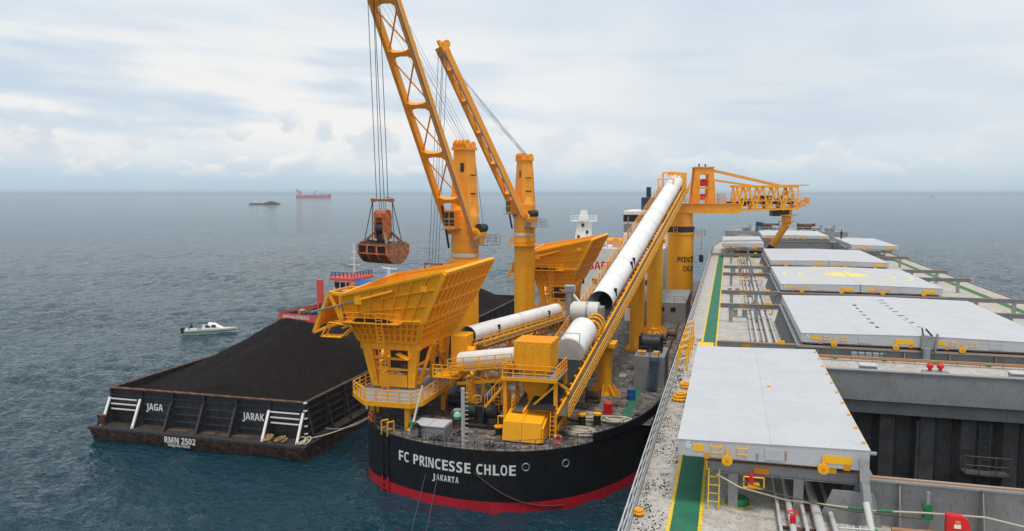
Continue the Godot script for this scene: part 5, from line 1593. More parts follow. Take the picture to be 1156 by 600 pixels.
func make_conveyors() -> void:
	var main := conveyor("main_conveyor", "long inclined white conveyor tube with yellow walkways rising to the loader", v3(-15.2, 8.4, -63.2), v3(-9.7, 28.2, -148), 1.35, 0.275, 1.0, true)
	# lower cover, belt drive housing and mast beside the gap in the cover
	var d := (v3(-9.7, 28.2, -148) - v3(-15.2, 8.4, -63.2)).normalized()
	var p := v3(-15.2, 8.4, -63.2) + d * 10.2
	var lc := part(main, "lower_cover", mb().tube(p, p + d * 5.6, 1.42, 28), M.white)
	part(lc, "joint_band", mb().tube(p + d * 0.1, p + d * 0.4, 1.46, 28, -1.0, false), M.white)
	part(lc, "cover_rail", mb().path([p + v3(1.0, 0.6, 0.1), p + v3(1.0, 1.9, 0.1), p + v3(-0.9, 1.9, 0.1), p + v3(-0.9, 0.9, 0.1)], 0.04), M.steel)
	var q := p + d * 8.3 + v3(0, 0.9, 0)
	var dr := part(main, "drive_housing", mb().tube(q - v3(1.7, 0, 0), q + v3(1.0, 0, 0), 1.1, 20).tube(q - v3(2.0, 0, 0), q - v3(1.7, 0, 0), 0.8, 20, 1.1), M.band)
	part(dr, "housing_band", mb().tube(q + v3(-0.3, 0, 0), q + v3(-0.1, 0, 0), 1.14, 20), M.steel)
	part(dr, "bracket", mb().span(q + v3(0.9, -1.6, -0.9), q + v3(1.5, 0.6, 0.9)), M.steel)
	for e: float in [-1.0, 0.0, 0.8]:
		part(main, "trough_rib", mb().torus(p + d * (6.4 + e) + v3(0.9, 0.2, 0), 0.9, 0.12, v3(1, 0, 0), Vector3.UP, 12), M.yellow)
	# loose black clamps on the cover
	for k: float in [36.0, 37.6, 26.0]:
		var c := v3(-15.2, 8.4, -63.2) + d * k + d.cross(Vector3.UP).normalized() * 1.25 + v3(0, 0.5, 0)
		part(main, "clamp", mb().box(c, v3(0.3, 0.9, 0.4)), M.rubber)
	# head frame
	var hd := v3(-9.7, 28.2, -148)
	var hf := part(main, "head_frame", mb().span(hd + v3(0.9, -2.5, 0.5), hd + v3(1.9, 1.7, -1.2)).span(hd + v3(-1.5, 1.3, 0.5), hd + v3(0.9, 1.75, -1.2)), M.yellow)
	var hb := mb()
	for z: float in [2.0, 8.0]:
		var o := hd - d * z
		hb.path([o + v3(-2.0, -1.5, 0), o + v3(-2.0, 2.2, 0), o + v3(0.6, 2.2, 0), o + v3(0.6, 0.9, 0)], 0.1, 5)
	hb.tube(hd - d * 2.0 + v3(-2, 2.2, 0), hd - d * 8.0 + v3(-2, 2.2, 0), 0.08, 5).tube(hd - d * 2.0 + v3(0.6, 2.2, 0), hd - d * 8.0 + v3(0.6, 2.2, 0), 0.08, 5).tube(hd - d * 2.0 + v3(-2, 2.2, 0), hd - d * 8.0 + v3(-2, -1, 0), 0.07, 5).tube(hd - d * 2.0 + v3(-2, 2.2, 0), hd - d * 8.0 + v3(0.6, 2.2, 0), 0.07, 5)
	part(hf, "hood_frame", hb, M.orange)
	var mast := thing("grey_mast", "grey steel mast with slanting stay beside the conveyor's lower end", "mast", v3(-16.6, FD, -83.0))
	part(mast, "pole", mb().tube(v3(-16.6, FD, -83), v3(-16.6, 15.8, -83), 0.42, 12), M.steel)
	part(mast, "head", mb().slab(v3(-17.1, 15.4, -83.5), v3(-16.0, 16.1, -82.5), 0.08), M.steel)
	part(mast, "stay", mb().bar(v3(-16.3, 15.2, -83), v3(-14.0, 13.4, -80.5), 0.2), M.band)
	# posts under the conveyor
	post("conveyor_pillar", "round yellow pillar with flared foot under the conveyor's lower half", v3(-12.2, FD, -80.2), 10.6, 0.78, false)
	post("conveyor_pillar", "square yellow pillar under the middle of the long conveyor", v3(-11.6, FD, -104.5), 16.0, 0.8, true)
	post("conveyor_pillar", "stout round yellow pillar just behind the square one under the conveyor", v3(-10.6, FD, -118.5), 19.2, 1.15, false)
	# from the far hopper to the stern, and across to the transfer tower
	var c1 := conveyor("hopper_conveyor", "white conveyor tube running from the farther hopper toward the stern", v3(-25.0, 11.9, -72.5), v3(-21.4, 10.9, -98), 0.92, 0.02, 1.0, false)
	for k: float in [6.0, 21.0]:
		var o := v3(-25.0, 11.9, -72.5).lerp(v3(-21.4, 10.9, -98), k / 25.8) + v3(0.85, 0.1, 0)
		part(c1, "clamp", mb().box(o, v3(0.3, 0.8, 0.4)), M.rubber)
	for z: float in [-74.0, -86.0, -96.0]:
		var f := (-72.5 - z) / 25.5
		var x := lerpf(-25.0, -21.4, f)
		for e: float in [-1.1, 1.1]:
			part(c1, "trestle_leg", mb().span(v3(x + e - 0.15, FD, z - 0.15), v3(x + e + 0.15, 9.6, z + 0.15)), M.yellow)
		part(c1, "trestle_brace", mb().bar(v3(x - 1.1, FD + 0.4, z), v3(x + 1.1, 9.2, z), 0.14), M.yellow)
	var c2 := conveyor("transfer_conveyor", "short white conveyor tube crossing from the hopper to the transfer tower", v3(-24.2, 10.3, -68.6), v3(-17.4, 11.7, -66.2), 0.78, 0.03, 1.0, false)
	for x: float in [-22.6, -19.2]:
		for e: float in [-0.7, 0.7]:
			part(c2, "trestle_leg", mb().span(v3(x - 0.14, FD, -67.4 + e - 0.14), v3(x + 0.14, 9.0, -67.4 + e + 0.14)), M.yellow)
		ladder(c2, "ladder", v3(x + 0.1, FD, -66.3), v3(x + 0.1, 9.3, -66.3), Vector3.RIGHT, M.yellow, 0.5, 0.35, 0.07)
	stairs(c2, "stairs", v3(-18.4, 9.6, -64.7), v3(-20.4, 7.2, -64.7), Vector3.BACK, M.yellow, 0.8)
	var dp := part(c2, "drive_platform", mb().span(v3(-26.2, 9.0, -70.2), v3(-23.6, 9.1, -66.6)), M.yellow)
	railing(dp, "railing", [v3(-26.2, 9.1, -66.7), v3(-23.6, 9.1, -66.7), v3(-23.6, 9.1, -70.2)], 1.1, M.yellow, 0.9, 3, 0.04)
	part(c2, "drive_unit", mb().slab(v3(-25.9, 9.1, -70.8), v3(-24.3, 12.3, -73.0), 0.1).tube(v3(-24.3, 10.6, -71.5), v3(-23.6, 10.6, -71.5), 0.5, 10), M.yellow)
	# transfer tower
	var t := thing("transfer_tower", "yellow transfer tower with slatted top box and funnel above a slanted chute", "tower", v3(-16.2, FD, -66.0))
	var bx := part(t, "top_box", mb().slab(v3(-17.9, 10.7, -68.0), v3(-14.6, 13.0, -64.9), 0.06), M.yellow)
	for i in 7:
		part(bx, "roof_slat", mb().span(v3(-17.95, 13.0, -64.9 - i * 0.5), v3(-14.55, 13.14, -65.1 - i * 0.5)), M.yellow)
	for i in 5:
		part(bx, "stiffener", mb().span(v3(-17.8 + i * 0.75, 10.75, -64.9), v3(-17.68 + i * 0.75, 12.9, -64.8)), M.yellow)
	var pf := part(t, "platform", mb().span(v3(-18.8, 10.0, -64.0), v3(-13.8, 10.12, -68.6)), M.grey)
	railing(pf, "railing", [v3(-18.7, 10.12, -68.5), v3(-18.7, 10.12, -64.1), v3(-13.9, 10.12, -64.1), v3(-13.9, 10.12, -68.5)], 1.1, M.yellow, 0.9, 3, 0.045)
	part(pf, "edge_beam", mb().bar(v3(-18.8, 10.0, -64.0), v3(-13.8, 10.0, -64.0), 0.14, 0.3), M.yellow)
	part(t, "neck", mb().span(v3(-17.4, 10.12, -67.4), v3(-15.0, 10.7, -65.4)), M.yellow)
	part(t, "funnel", mb().hexa([v3(-16.7, 7.9, -67.0), v3(-15.5, 7.9, -67.0), v3(-15.5, 7.9, -65.8), v3(-16.7, 7.9, -65.8), v3(-17.6, 10.0, -67.6), v3(-14.6, 10.0, -67.6), v3(-14.6, 10.0, -65.1), v3(-17.6, 10.0, -65.1)]), M.yellow)
	part(t, "funnel_ring", mb().tube(v3(-16.1, 7.4, -66.4), v3(-16.1, 7.9, -66.4), 0.95, 14), M.yellow)
	for e: Array in [[-18.5, -64.3], [-14.0, -64.3], [-18.5, -68.3], [-14.0, -68.3]]:
		part(t, "leg", mb().span(v3(e[0] - 0.15, FD, e[1] - 0.15), v3(e[0] + 0.15, 10.0, e[1] + 0.15)), M.yellow)
	part(t, "brace", mb().bar(v3(-18.5, 5.4, -64.3), v3(-14.0, 9.6, -64.3), 0.16), M.yellow)
	for x: Array in [[-18.1, -16.45], [-16.42, -14.75]]:
		part(t, "chute_cover", mb().hexa([v3(x[0], 5.15, -64.6), v3(x[1], 5.15, -64.6), v3(x[1], 5.15, -61.9), v3(x[0], 5.15, -61.9), v3(x[0], 7.3, -64.6), v3(x[1], 7.3, -64.6), v3(x[1], 6.75, -62.2), v3(x[0], 6.75, -62.2)]), M.yellow)
	part(t, "chute_side", mb().hexa([v3(-14.72, 5.2, -66.5), v3(-14.55, 5.2, -66.5), v3(-14.55, 5.2, -62.0), v3(-14.72, 5.2, -62.0), v3(-14.72, 7.9, -66.5), v3(-14.55, 7.9, -66.5), v3(-14.55, 6.4, -62.1), v3(-14.72, 6.4, -62.1)]), M.yellow)
	part(t, "side_frame", mb().path([v3(-18.6, FD, -64.2), v3(-18.6, 7.2, -64.2), v3(-18.6, 7.2, -65.8), v3(-18.6, FD, -65.8)], 0.07).path([v3(-18.9, FD, -63.4), v3(-18.9, 6.8, -63.4), v3(-18.2, 6.8, -63.4)], 0.06), M.yellow)
	ladder(t, "ladder", v3(-13.9, FD, -62.6), v3(-13.9, 7.6, -63.0), Vector3.RIGHT, M.yellow, 0.5, 0.34, 0.07)
	part(t, "motor", mb().tube(v3(-18.6, 9.0, -65.0), v3(-17.7, 9.0, -65.0), 0.32, 10), M.band)
	for e: float in [0.0, 1.2, 2.4]:
		part(t, "side_chute", mb().bar(v3(-14.5, 9.6 - e, -66.0 - e * 0.3), v3(-13.2, 8.6 - e, -66.6 - e * 0.3), 0.5, 0.2), M.yellow)

# ---------------------------------------------------------------- the ship loader
func make_loader() -> void:
	var c := v3(-8.8, FD, -151)
	var t := thing("ship_loader", "yellow slewing ship loader with trussed boom and portal frame on thick column", "loader", c)
	part(t, "column", mb().lathe(v3(c.x, 0, c.z), [Vector2(2.9, FD), Vector2(2.55, FD + 0.6), Vector2(2.42, FD + 1.2), Vector2(2.42, 18.2), Vector2(2.6, 18.4), Vector2(2.6, 18.8)], 32), M.yellow)
	part(t, "collar", mb().lathe(v3(c.x, 0, c.z), [Vector2(2.3, 18.8), Vector2(2.62, 18.85), Vector2(2.62, 19.8), Vector2(2.3, 19.9)], 32), M.machine)
	part(t, "turret", mb().lathe(v3(c.x, 0, c.z), [Vector2(2.28, 19.8), Vector2(2.2, 22.3), Vector2(0, 22.3)], 32), M.orange)
	ladder(t, "ladder", c + v3(-0.8, 0, 2.75), v3(c.x - 0.8, 20, c.z + 2.75), Vector3.RIGHT, M.yellow, 0.7, 0.5, 0.1)
	for s: Array in [["PRINCESSE", 13.7, -0.2], ["CHLOE", 12.0, 0.22]]:
		var n: String = s[0]
		for i in n.length():
			var a: float = s[2] + 0.15 + i * 0.235
			var e := v3(sin(a), 0, cos(a))
			text(t, "letter", n[i], 1.0, v3(c.x, s[1], c.z) + e * 2.43, Basis(Vector3.UP, a), M.paint_black, 0.5)
	# side platform with a hanging light
	var sp := part(t, "side_platform", mb().span(v3(-6.4, 18.0, -151.8), v3(-4.2, 18.12, -149.6)).tube(v3(-4.9, 14.5, -150.4), v3(-4.9, 18, -150.4), 0.07, 6), M.orange)
	railing(sp, "railing", [v3(-6.3, 18.1, -149.7), v3(-4.3, 18.1, -149.7), v3(-4.3, 18.1, -151.7)], 1.2, M.steel, 0.8, 3, 0.05)
	part(sp, "hanging_lamp", mb().slab(v3(-5.3, 13.2, -150.8), v3(-4.5, 14.6, -150.0), 0.1), M.navy)
	# boom: box girder by the column, then a truss out over the hold
	var d := v3(22, 0, -4.5).normalized()
	var s := d.cross(Vector3.UP).normalized()
	var o := v3(c.x, 22.3, c.z)
	var turn := Basis(d, Vector3.UP, -s)
	var gb := part(t, "boom_girder", mb().box(o + d * 4.2 + Vector3.UP * 0.9 + s * 0.2, v3(12.5, 1.7, 4.2), turn).box(o + d * 4.2 + Vector3.UP * 1.86 + s * 0.2, v3(12.9, 0.16, 4.6), turn), M.orange)
	railing(gb, "railing", [o + d * -2.2 + s * 2.4 + Vector3.UP * 1.95, o + d * 10.4 + s * 2.4 + Vector3.UP * 1.95], 1.1, M.orange, 1.2, 3, 0.05)
	var tz := o + Vector3.UP * 0.5
	var x0 := 8.0
	var x1 := 21.0
	var wd := 1.9
	for e: float in [-1.0, 1.0]:
		part(t, "boom_chord", mb().bar(tz + d * x0 + s * wd * e, tz + d * x1 + s * wd * e + Vector3.UP * 0.5, 0.34), M.yellow)
		part(t, "boom_chord", mb().bar(tz + d * (x0 + 1.4) + s * wd * e + Vector3.UP * 4.6, tz + d * x1 + s * wd * e + Vector3.UP * 4.5, 0.36), M.yellow)
		var k := 5
		for i in k:
			var f0 := lerpf(x0 + (1.4 if i == 0 else 0.0), x1, i / float(k))
			var f1 := lerpf(x0, x1, (i + 1) / float(k))
			var fm := (f0 + f1) / 2.0
			part(t, "boom_lattice", mb().bar(tz + d * f0 + s * wd * e + Vector3.UP * 0.1, tz + d * fm + s * wd * e + Vector3.UP * 4.6, 0.3), M.yellow)
			part(t, "boom_lattice", mb().bar(tz + d * fm + s * wd * e + Vector3.UP * 4.6, tz + d * f1 + s * wd * e + Vector3.UP * 0.2, 0.3), M.yellow)
			part(t, "boom_lattice", mb().bar(tz + d * f1 + s * wd * e + Vector3.UP * 0.3, tz + d * f1 + s * wd * e + Vector3.UP * 4.6, 0.18), M.yellow)
	var bd := part(t, "boom_walkway", mb().box(tz + d * 14.6 + Vector3.UP * 0.9, v3(13.2, 0.12, 3.4), turn), M.orange)
	part(bd, "boom_belt", mb().box(tz + d * 14.2 + Vector3.UP * 1.55, v3(12.8, 0.5, 1.5), turn), M.machine)
	for i in 7:
		part(bd, "boom_idler", mb().box(tz + d * (9.4 + i * 1.7) + Vector3.UP * 1.95 + s * 0.8, v3(0.7, 0.8, 0.8), turn), [M.orange, M.rust, M.steel][i % 3])
	part(bd, "boom_rail", mb().bar(tz + d * 8 + s * 1.6 + Vector3.UP * 2.2, tz + d * 21 + s * 1.6 + Vector3.UP * 2.2, 0.1).bar(tz + d * 8 - s * 1.6 + Vector3.UP * 2.2, tz + d * 21 - s * 1.6 + Vector3.UP * 2.2, 0.1), M.steel)
	rng.seed = 88
	for i in 16:
		var q := tz + d * rng.randf_range(9.5, 20.5) + s * rng.randf_range(-1.5, 1.5) + Vector3.UP * rng.randf_range(1.1, 3.2)
		part(bd, "boom_gear", mb().box(q, v3(rng.randf_range(0.3, 1.4), rng.randf_range(0.2, 0.9), rng.randf_range(0.3, 0.8)), turn), [M.orange, M.yellow, M.rust, M.machine, M.orange][i % 5])
	for y: float in [1.9, 2.9, 3.7]:
		part(bd, "boom_rail", mb().bar(tz + d * 9 + s * 1.95 + Vector3.UP * y, tz + d * 21.5 + s * 1.95 + Vector3.UP * y, 0.12), M.yellow)
	for i in 11:
		part(bd, "boom_rail_post", mb().bar(tz + d * (9.4 + i * 1.15) + s * 1.95 + Vector3.UP * 0.9, tz + d * (9.4 + i * 1.15) + s * 1.95 + Vector3.UP * 2.9, 0.1), M.yellow)
	part(t, "boom_roof", mb().box(tz + d * 20.6 + Vector3.UP * 4.8, v3(4.6, 0.16, 4.0), turn), M.orange)
	var nose := part(t, "boom_nose", mb().box(tz + d * 21.5 + Vector3.UP * 1.0, v3(2.2, 0.3, 3.6), turn).bar(tz + d * 21 + s * 1.8 + Vector3.UP * 0.5, tz + d * 23.4 + s * 1.0 + Vector3.UP * 2.2, 0.25).bar(tz + d * 21 - s * 1.8 + Vector3.UP * 0.5, tz + d * 23.4 - s * 1.0 + Vector3.UP * 2.2, 0.25), M.yellow)
	railing(nose, "railing", [tz + d * 20.8 + s * 1.9 + Vector3.UP * 1.2, tz + d * 23.0 + s * 1.9 + Vector3.UP * 1.4, tz + d * 23.2 - s * 1.5 + Vector3.UP * 1.4], 1.1, M.orange, 0.8, 3, 0.06)
	# portal frame with its inner floor
	var pb := o + Vector3.UP * 1.9 + d * 3.9
	for e: float in [-1.0, 1.0]:
		var q := pb + s * 1.7 * e
		for k: float in [-1.0, 1.0]:
			part(t, "portal_leg", mb().hexa([q + d * (1.5 * k - 0.75) - s * 0.25, q + d * (1.5 * k + 0.75) - s * 0.25, q + d * (1.5 * k + 0.75) + s * 0.25, q + d * (1.5 * k - 0.75) + s * 0.25, q + d * (1.25 * k - 0.4) - s * 0.25 + Vector3.UP * 6.6, q + d * (1.25 * k + 0.4) - s * 0.25 + Vector3.UP * 6.6, q + d * (1.25 * k + 0.4) + s * 0.25 + Vector3.UP * 6.6, q + d * (1.25 * k - 0.4) + s * 0.25 + Vector3.UP * 6.6]), M.orange)
		part(t, "portal_beam", mb().bar(q - d * 0.84 + Vector3.UP * 6.0, q + d * 0.84 + Vector3.UP * 6.0, 0.48, 1.2), M.orange)
		part(t, "portal_beam", mb().bar(q - d * 0.84 + Vector3.UP * 2.9, q + d * 0.84 + Vector3.UP * 2.9, 0.4, 0.35), M.orange)
	part(t, "portal_roof", mb().box(pb + Vector3.UP * 6.72, v3(3.6, 0.2, 4.2), turn), M.orange)
	part(t, "winch_drum", mb().tube(pb + Vector3.UP * 3.9 - s * 1.2, pb + Vector3.UP * 3.9 + s * 1.2, 0.7, 12).tube(pb + Vector3.UP * 1.2 - s * 1.0, pb + Vector3.UP * 1.2 + s * 1.0, 0.6, 12), M.signal_red)
	part(t, "electric_cabinet", mb().box(pb + d * 3.3 + Vector3.UP * 0.9 + s * 1.4, v3(1.4, 1.8, 0.9), turn), M.pipe_grey)
	for q: Array in [[-0.8, 0.5], [0.5, -0.4]]:
		part(t, "beacon", mb().tube(pb + d * q[0] + s * q[1] + Vector3.UP * 6.8, pb + d * q[0] + s * q[1] + Vector3.UP * 7.4, 0.16, 6), M.machine)
	for e: float in [-1.0, 1.0]:
		part(t, "stay_bar", mb().bar(pb + d * 1.7 + s * 1.6 * e + Vector3.UP * 6.2, tz + d * 18.5 + s * 1.7 * e + Vector3.UP * 4.6, 0.3), M.orange)
		part(t, "stay_bar", mb().bar(pb + d * 1.7 + s * 1.6 * e + Vector3.UP * 4.4, tz + d * 14.0 + s * 1.7 * e + Vector3.UP * 4.6, 0.22), M.orange)
	# spout
	var so := tz + d * 19.6
	var ch := part(t, "spout", mb().tube(so + Vector3.UP * 0.2, so + Vector3.DOWN * 2.6, 0.95, 16, 0.8).tube(so + Vector3.DOWN * 2.6, so + v3(-2.4, -6.6, -0.6), 0.62, 14), M.orange)
	part(ch, "spout_hood", mb().box(so + Vector3.DOWN * 0.4 - d * 1.4, v3(3.0, 1.1, 2.4), turn), M.machine)
	for q: Array in [[-0.7, 1.9], [-1.9, 1.5]]:
		part(ch, "spout_ring", mb().tube(so + Vector3.UP * q[0], so + Vector3.UP * (q[0] - 0.18), q[1], 18), M.orange)
	part(ch, "spout_rubber", mb().tube(so + v3(-2.4, -6.6, -0.6), so + v3(-4.1, -9.4, -1.0), 0.56, 14), M.rubber)

# ---------------------------------------------------------------- coal barge
func make_barge() -> void:
	var x0 := -64.5
	var x1 := -39.1
	var z0 := -65.4
	var z1 := -157.0
	var t := thing("coal_barge", "black rusty coal barge with stanchioned side boards moored off the stern", "barge", v3(-52.4, 0, -111))
	var hy := 1.55
	var b := mb()
	b.hexa([v3(x0, -1, z1), v3(x1, -1, z1), v3(x1, -1, z0 - 0.9), v3(x0, -1, z0 - 0.9), v3(x0, hy - 0.25, z1), v3(x1, hy - 0.25, z1), v3(x1, hy - 0.25, z0), v3(x0, hy - 0.25, z0)])
	var hull := part(t, "hull", b, M.rust)
	part(t, "gunwale", mb().span(v3(x0 - 0.12, hy - 0.25, z1), v3(x1 + 0.12, hy, z0 + 0.12)), M.barge)
	part(t, "deck", mb().span(v3(x0 + 0.15, hy, z1), v3(x1 - 0.15, hy + 0.015, z0 - 0.1)), M.barge_deck)
	text(hull, "hull_mark", "RMN 2502", 0.62, v3(-53.2, 1.0, z0 + 0.15), Basis.IDENTITY, M.paint_white, 3.7)
	text(hull, "hull_mark", "TANJUNG PRIOK", 0.3, v3(-53.4, 0.45, z0 + 0.06), Basis.IDENTITY, M.paint_white, 2.7)
	# side boards: near end and long sides, panel by panel
	var wz := -67.6
	var wx0 := -63.4
	var wx1 := -40.2
	var wt := 5.25
	var np := 6
	var st := (wx1 - wx0) / np
	for i in np:
		var a := wx0 + st * i
		var p := part(t, "board_panel", mb().span(v3(a + 0.02, hy, wz - 0.1), v3(a + st - 0.02, wt, wz)), M.barge)
		for j in 4:
			part(p, "stiffener", mb().span(v3(a + 0.12, hy + 0.55 + j * 0.8, wz), v3(a + st - 0.12, hy + 0.68 + j * 0.8, wz + 0.16)), M.barge)
	for i in np + 1:
		var a := wx0 + st * i
		var pale := i in [0, 1, np - 1, np]
		var s := part(t, "stanchion", mb().span(v3(a - 0.11, hy, wz + 0.002), v3(a + 0.11, wt, wz + 0.26)), M.barge)
		part(s, "strut", mb().bar(v3(a, hy + 0.02, wz + 1.75), v3(a, wt - 0.9, wz + 0.36), 0.24, 0.16), M.paint_white if pale else M.barge)
		part(s, "web", mb().prism(PackedVector2Array([Vector2(0, 0), Vector2(1.6, 0), Vector2(0.26, 2.5), Vector2(0, 2.5)]), v3(a - 0.03, hy, wz + 0.26), Vector3.BACK, Vector3.UP, v3(0.06, 0, 0)), M.barge)
	for q: int in [0, np - 1]:
		for j in 3:
			var a := wx0 + st * q
			part(t, "white_rail", mb().bar(v3(a + 0.25, 3.15 + j * 0.55, wz + 0.5), v3(a + st - 0.35, 3.15 + j * 0.55, wz + 0.5), 0.1, 0.12), M.paint_white)
	text(t, "marking", "JAGA", 0.72, v3(wx0 + st * 1.42, 3.55, wz + 0.17), Basis.IDENTITY, M.paint_white, 2.1)
	text(t, "marking", "JARAK", 0.72, v3(wx0 + st * 4.5, 3.45, wz + 0.17), Basis.IDENTITY, M.paint_white, 2.5)
	part(t, "top_rail", mb().span(v3(wx0 - 0.1, wt, wz - 0.2), v3(wx1 + 0.1, wt + 0.12, wz + 0.3)), M.rust)
	var nl := 22
	var sl := (wz - 0.1 - (z1 + 4.0)) / nl
	for q: Array in [[wx1, 1.0], [wx0, -1.0]]:
		for i in nl:
			var a := wz - 0.1 - sl * i
			var p := part(t, "board_panel", mb().span(v3(q[0] - 0.05, hy, a - 0.02), v3(q[0] + 0.05, wt, a - sl + 0.02)), M.barge)
			if i < 9:
				for j in 4:
					part(p, "stiffener", mb().span(v3(q[0] + 0.05 * q[1], hy + 0.55 + j * 0.8, a - 0.1), v3(q[0] + 0.2 * q[1], hy + 0.68 + j * 0.8, a - sl + 0.1)), M.barge)
			var s := part(t, "stanchion", mb().span(v3(q[0] + 0.052 * q[1], hy, a - 0.12), v3(q[0] + 0.28 * q[1], wt, a + 0.1)), M.barge)
			part(s, "strut", mb().bar(v3(q[0] + 0.95 * q[1], hy + 0.02, a), v3(q[0] + 0.3 * q[1], wt - 0.9, a), 0.2, 0.16), M.paint_white if i == 3 else M.barge)
		part(t, "top_rail", mb().span(v3(q[0] - 0.2, wt, wz - 0.22), v3(q[0] + 0.2, wt + 0.12, z1 + 4)), M.rust)
	part(t, "board_panel", mb().span(v3(wx0, hy, z1 + 4), v3(wx1, wt, z1 + 3.9)), M.barge)
	# white tips at the corner post
	for j in 5:
		part(t, "corner_tip", mb().box(v3(wx1 + 0.16, 2.2 + j * 0.78, wz + 0.2), v3(0.3, 0.12, 0.3)), M.paint_white)
	for q: Array in [[-63.9, -66.2], [-63.3, -66.0]]:
		part(t, "bollard", mb().lathe(v3(q[0], hy, q[1]), [Vector2(0.25, 0), Vector2(0.25, 1.1), Vector2(0.32, 1.15), Vector2(0, 1.2)], 10), M.rust)
	rng.seed = 21
	for q: Array in [[-44.2, 5, "tan"], [-42.3, 3, "tan"], [-39.9, 4, "pale"]]:
		b = mb()
		for i in q[1]:
			b.torus(v3(q[0] + rng.randf_range(-0.3, 0.3) + i * 0.24, hy + 0.12 + rng.randf() * 0.3, -66.2 + rng.randf_range(-0.2, 0.2)), 0.3 + rng.randf() * 0.2, 0.07, v3(1, rng.randf() * 0.6, 0).normalized(), v3(0, rng.randf(), -1).normalized(), 12)
		part(t, "rope_heap", b, M.rope_tan if q[2] == "tan" else M.rope)
	for q: Array in [[-54.5, 2.6], [-47.6, 3.4], [-50.6, 1.4]]:
		part(t, "plank", mb().box(v3(q[0], hy + 0.07, -66.5), v3(q[1], 0.09, 0.3), Basis(Vector3.UP, 0.04)), M.wood)
	# the cargo
	var f := FastNoiseLite.new()
	f.seed = 44
	f.frequency = 0.16
	f.fractal_octaves = 5
	var f2 := FastNoiseLite.new()
	f2.seed = 45
	f2.frequency = 0.05
	f2.fractal_octaves = 3
	var heaps := [[-54.3, -87.0, 10.2], [-49.4, -82.2, 10.75], [-51.0, -101.0, 8.6], [-50.0, -113.0, 9.2], [-52.0, -127.0, 9.7], [-51.0, -142.0, 9.8]]
	var nx := 150
	var nzz := 330
	var xa := wx0 + 0.06
	var xb := wx1 - 0.06
	var za := wz - 0.12
	var zb := z1 + 4.1
	var vs := PackedVector3Array()
	for j in nzz + 1:
		# finer toward the near end
		var fz := pow(j / float(nzz), 1.35)
		var z := lerpf(za, zb, fz)
		for i in nx + 1:
			var x := lerpf(xa, xb, i / float(nx))
			var h := 0.0
			for q: Array in heaps:
				var dx: float = x - q[0]
				var dz: float = z - q[1]
				var dd := sqrt(dx * dx * 0.36 + dz * dz * 0.125 + 0.05)
				h = maxf(h, q[2] + 0.25 - dd + f2.get_noise_2d(x * 1.2, z * 1.2 + q[1] * 9.0) * 0.3)
			var fl := 4.55 + f2.get_noise_2d(x, z) * 0.35
			var mx := maxf(h, fl)
			h = mx + 0.35 * exp(-absf(h - fl) * 1.6) * 0.5
			h += f.get_noise_2d(x, z * 0.5) * 0.16 + f.get_noise_2d(x * 5.0, z * 5.0) * 0.07
			var e := minf(minf(x - xa, xb - x), minf(za - z, z - zb))
			h = minf(h, 5.2 + e * 0.75)
			vs.append(v3(x, h, z) - v3(-52, hy, -110))
	var idx := PackedInt32Array()
	for j in nzz:
		for i in nx:
			var p := j * (nx + 1) + i
			idx.append_array([p, p + nx + 1, p + 1, p + 1, p + nx + 1, p + nx + 2])
	var arr := []
	arr.resize(Mesh.ARRAY_MAX)
	arr[Mesh.ARRAY_VERTEX] = vs
	arr[Mesh.ARRAY_INDEX] = idx
	var am := ArrayMesh.new()
	am.add_surface_from_arrays(Mesh.PRIMITIVE_TRIANGLES, arr)
	var sf := SurfaceTool.new()
	sf.create_from(am, 0)
	sf.generate_normals()
	var o := MeshInstance3D.new()
	o.name = "coal_pile"
	o.mesh = sf.commit()
	o.mesh.surface_set_material(0, M.coal)
	o.position = v3(-52, hy, -110)
	add_child(o)
	tag(o, "great heap of black coal filling the barge's side boards", "coal")

# ---------------------------------------------------------------- boats
func hull_shape(line: Array, y0: float, y1: float, squeeze: float) -> MB:
	# outline (z, half width) from stern to bow in metres, sides leaning in by squeeze at the foot
	var b := mb()
	for i in line.size() - 1:
		for s: float in [-1.0, 1.0]:
			var a: Vector2 = line[i]
			var c: Vector2 = line[i + 1]
			b.quad(v3(a.y * s * squeeze, y0, -a.x), v3(c.y * s * squeeze, y0, -c.x), v3(c.y * s, y1, -c.x), v3(a.y * s, y1, -a.x), v3(s, 0, -0.2))
	var a: Vector2 = line[0]
	b.quad(v3(-a.y * squeeze, y0, -a.x), v3(a.y * squeeze, y0, -a.x), v3(a.y, y1, -a.x), v3(-a.y, y1, -a.x), Vector3.BACK)
	return b

func deck_shape(line: Array, y: float, k := 1.0) -> MB:
	var b := mb()
	for i in line.size() - 1:
		var a: Vector2 = line[i] * Vector2(1, k)
		var c: Vector2 = line[i + 1] * Vector2(1, k)
		b.quad(v3(-a.y, y, -a.x), v3(a.y, y, -a.x), v3(c.y, y, -c.x), v3(-c.y, y, -c.x), Vector3.UP)
	return b

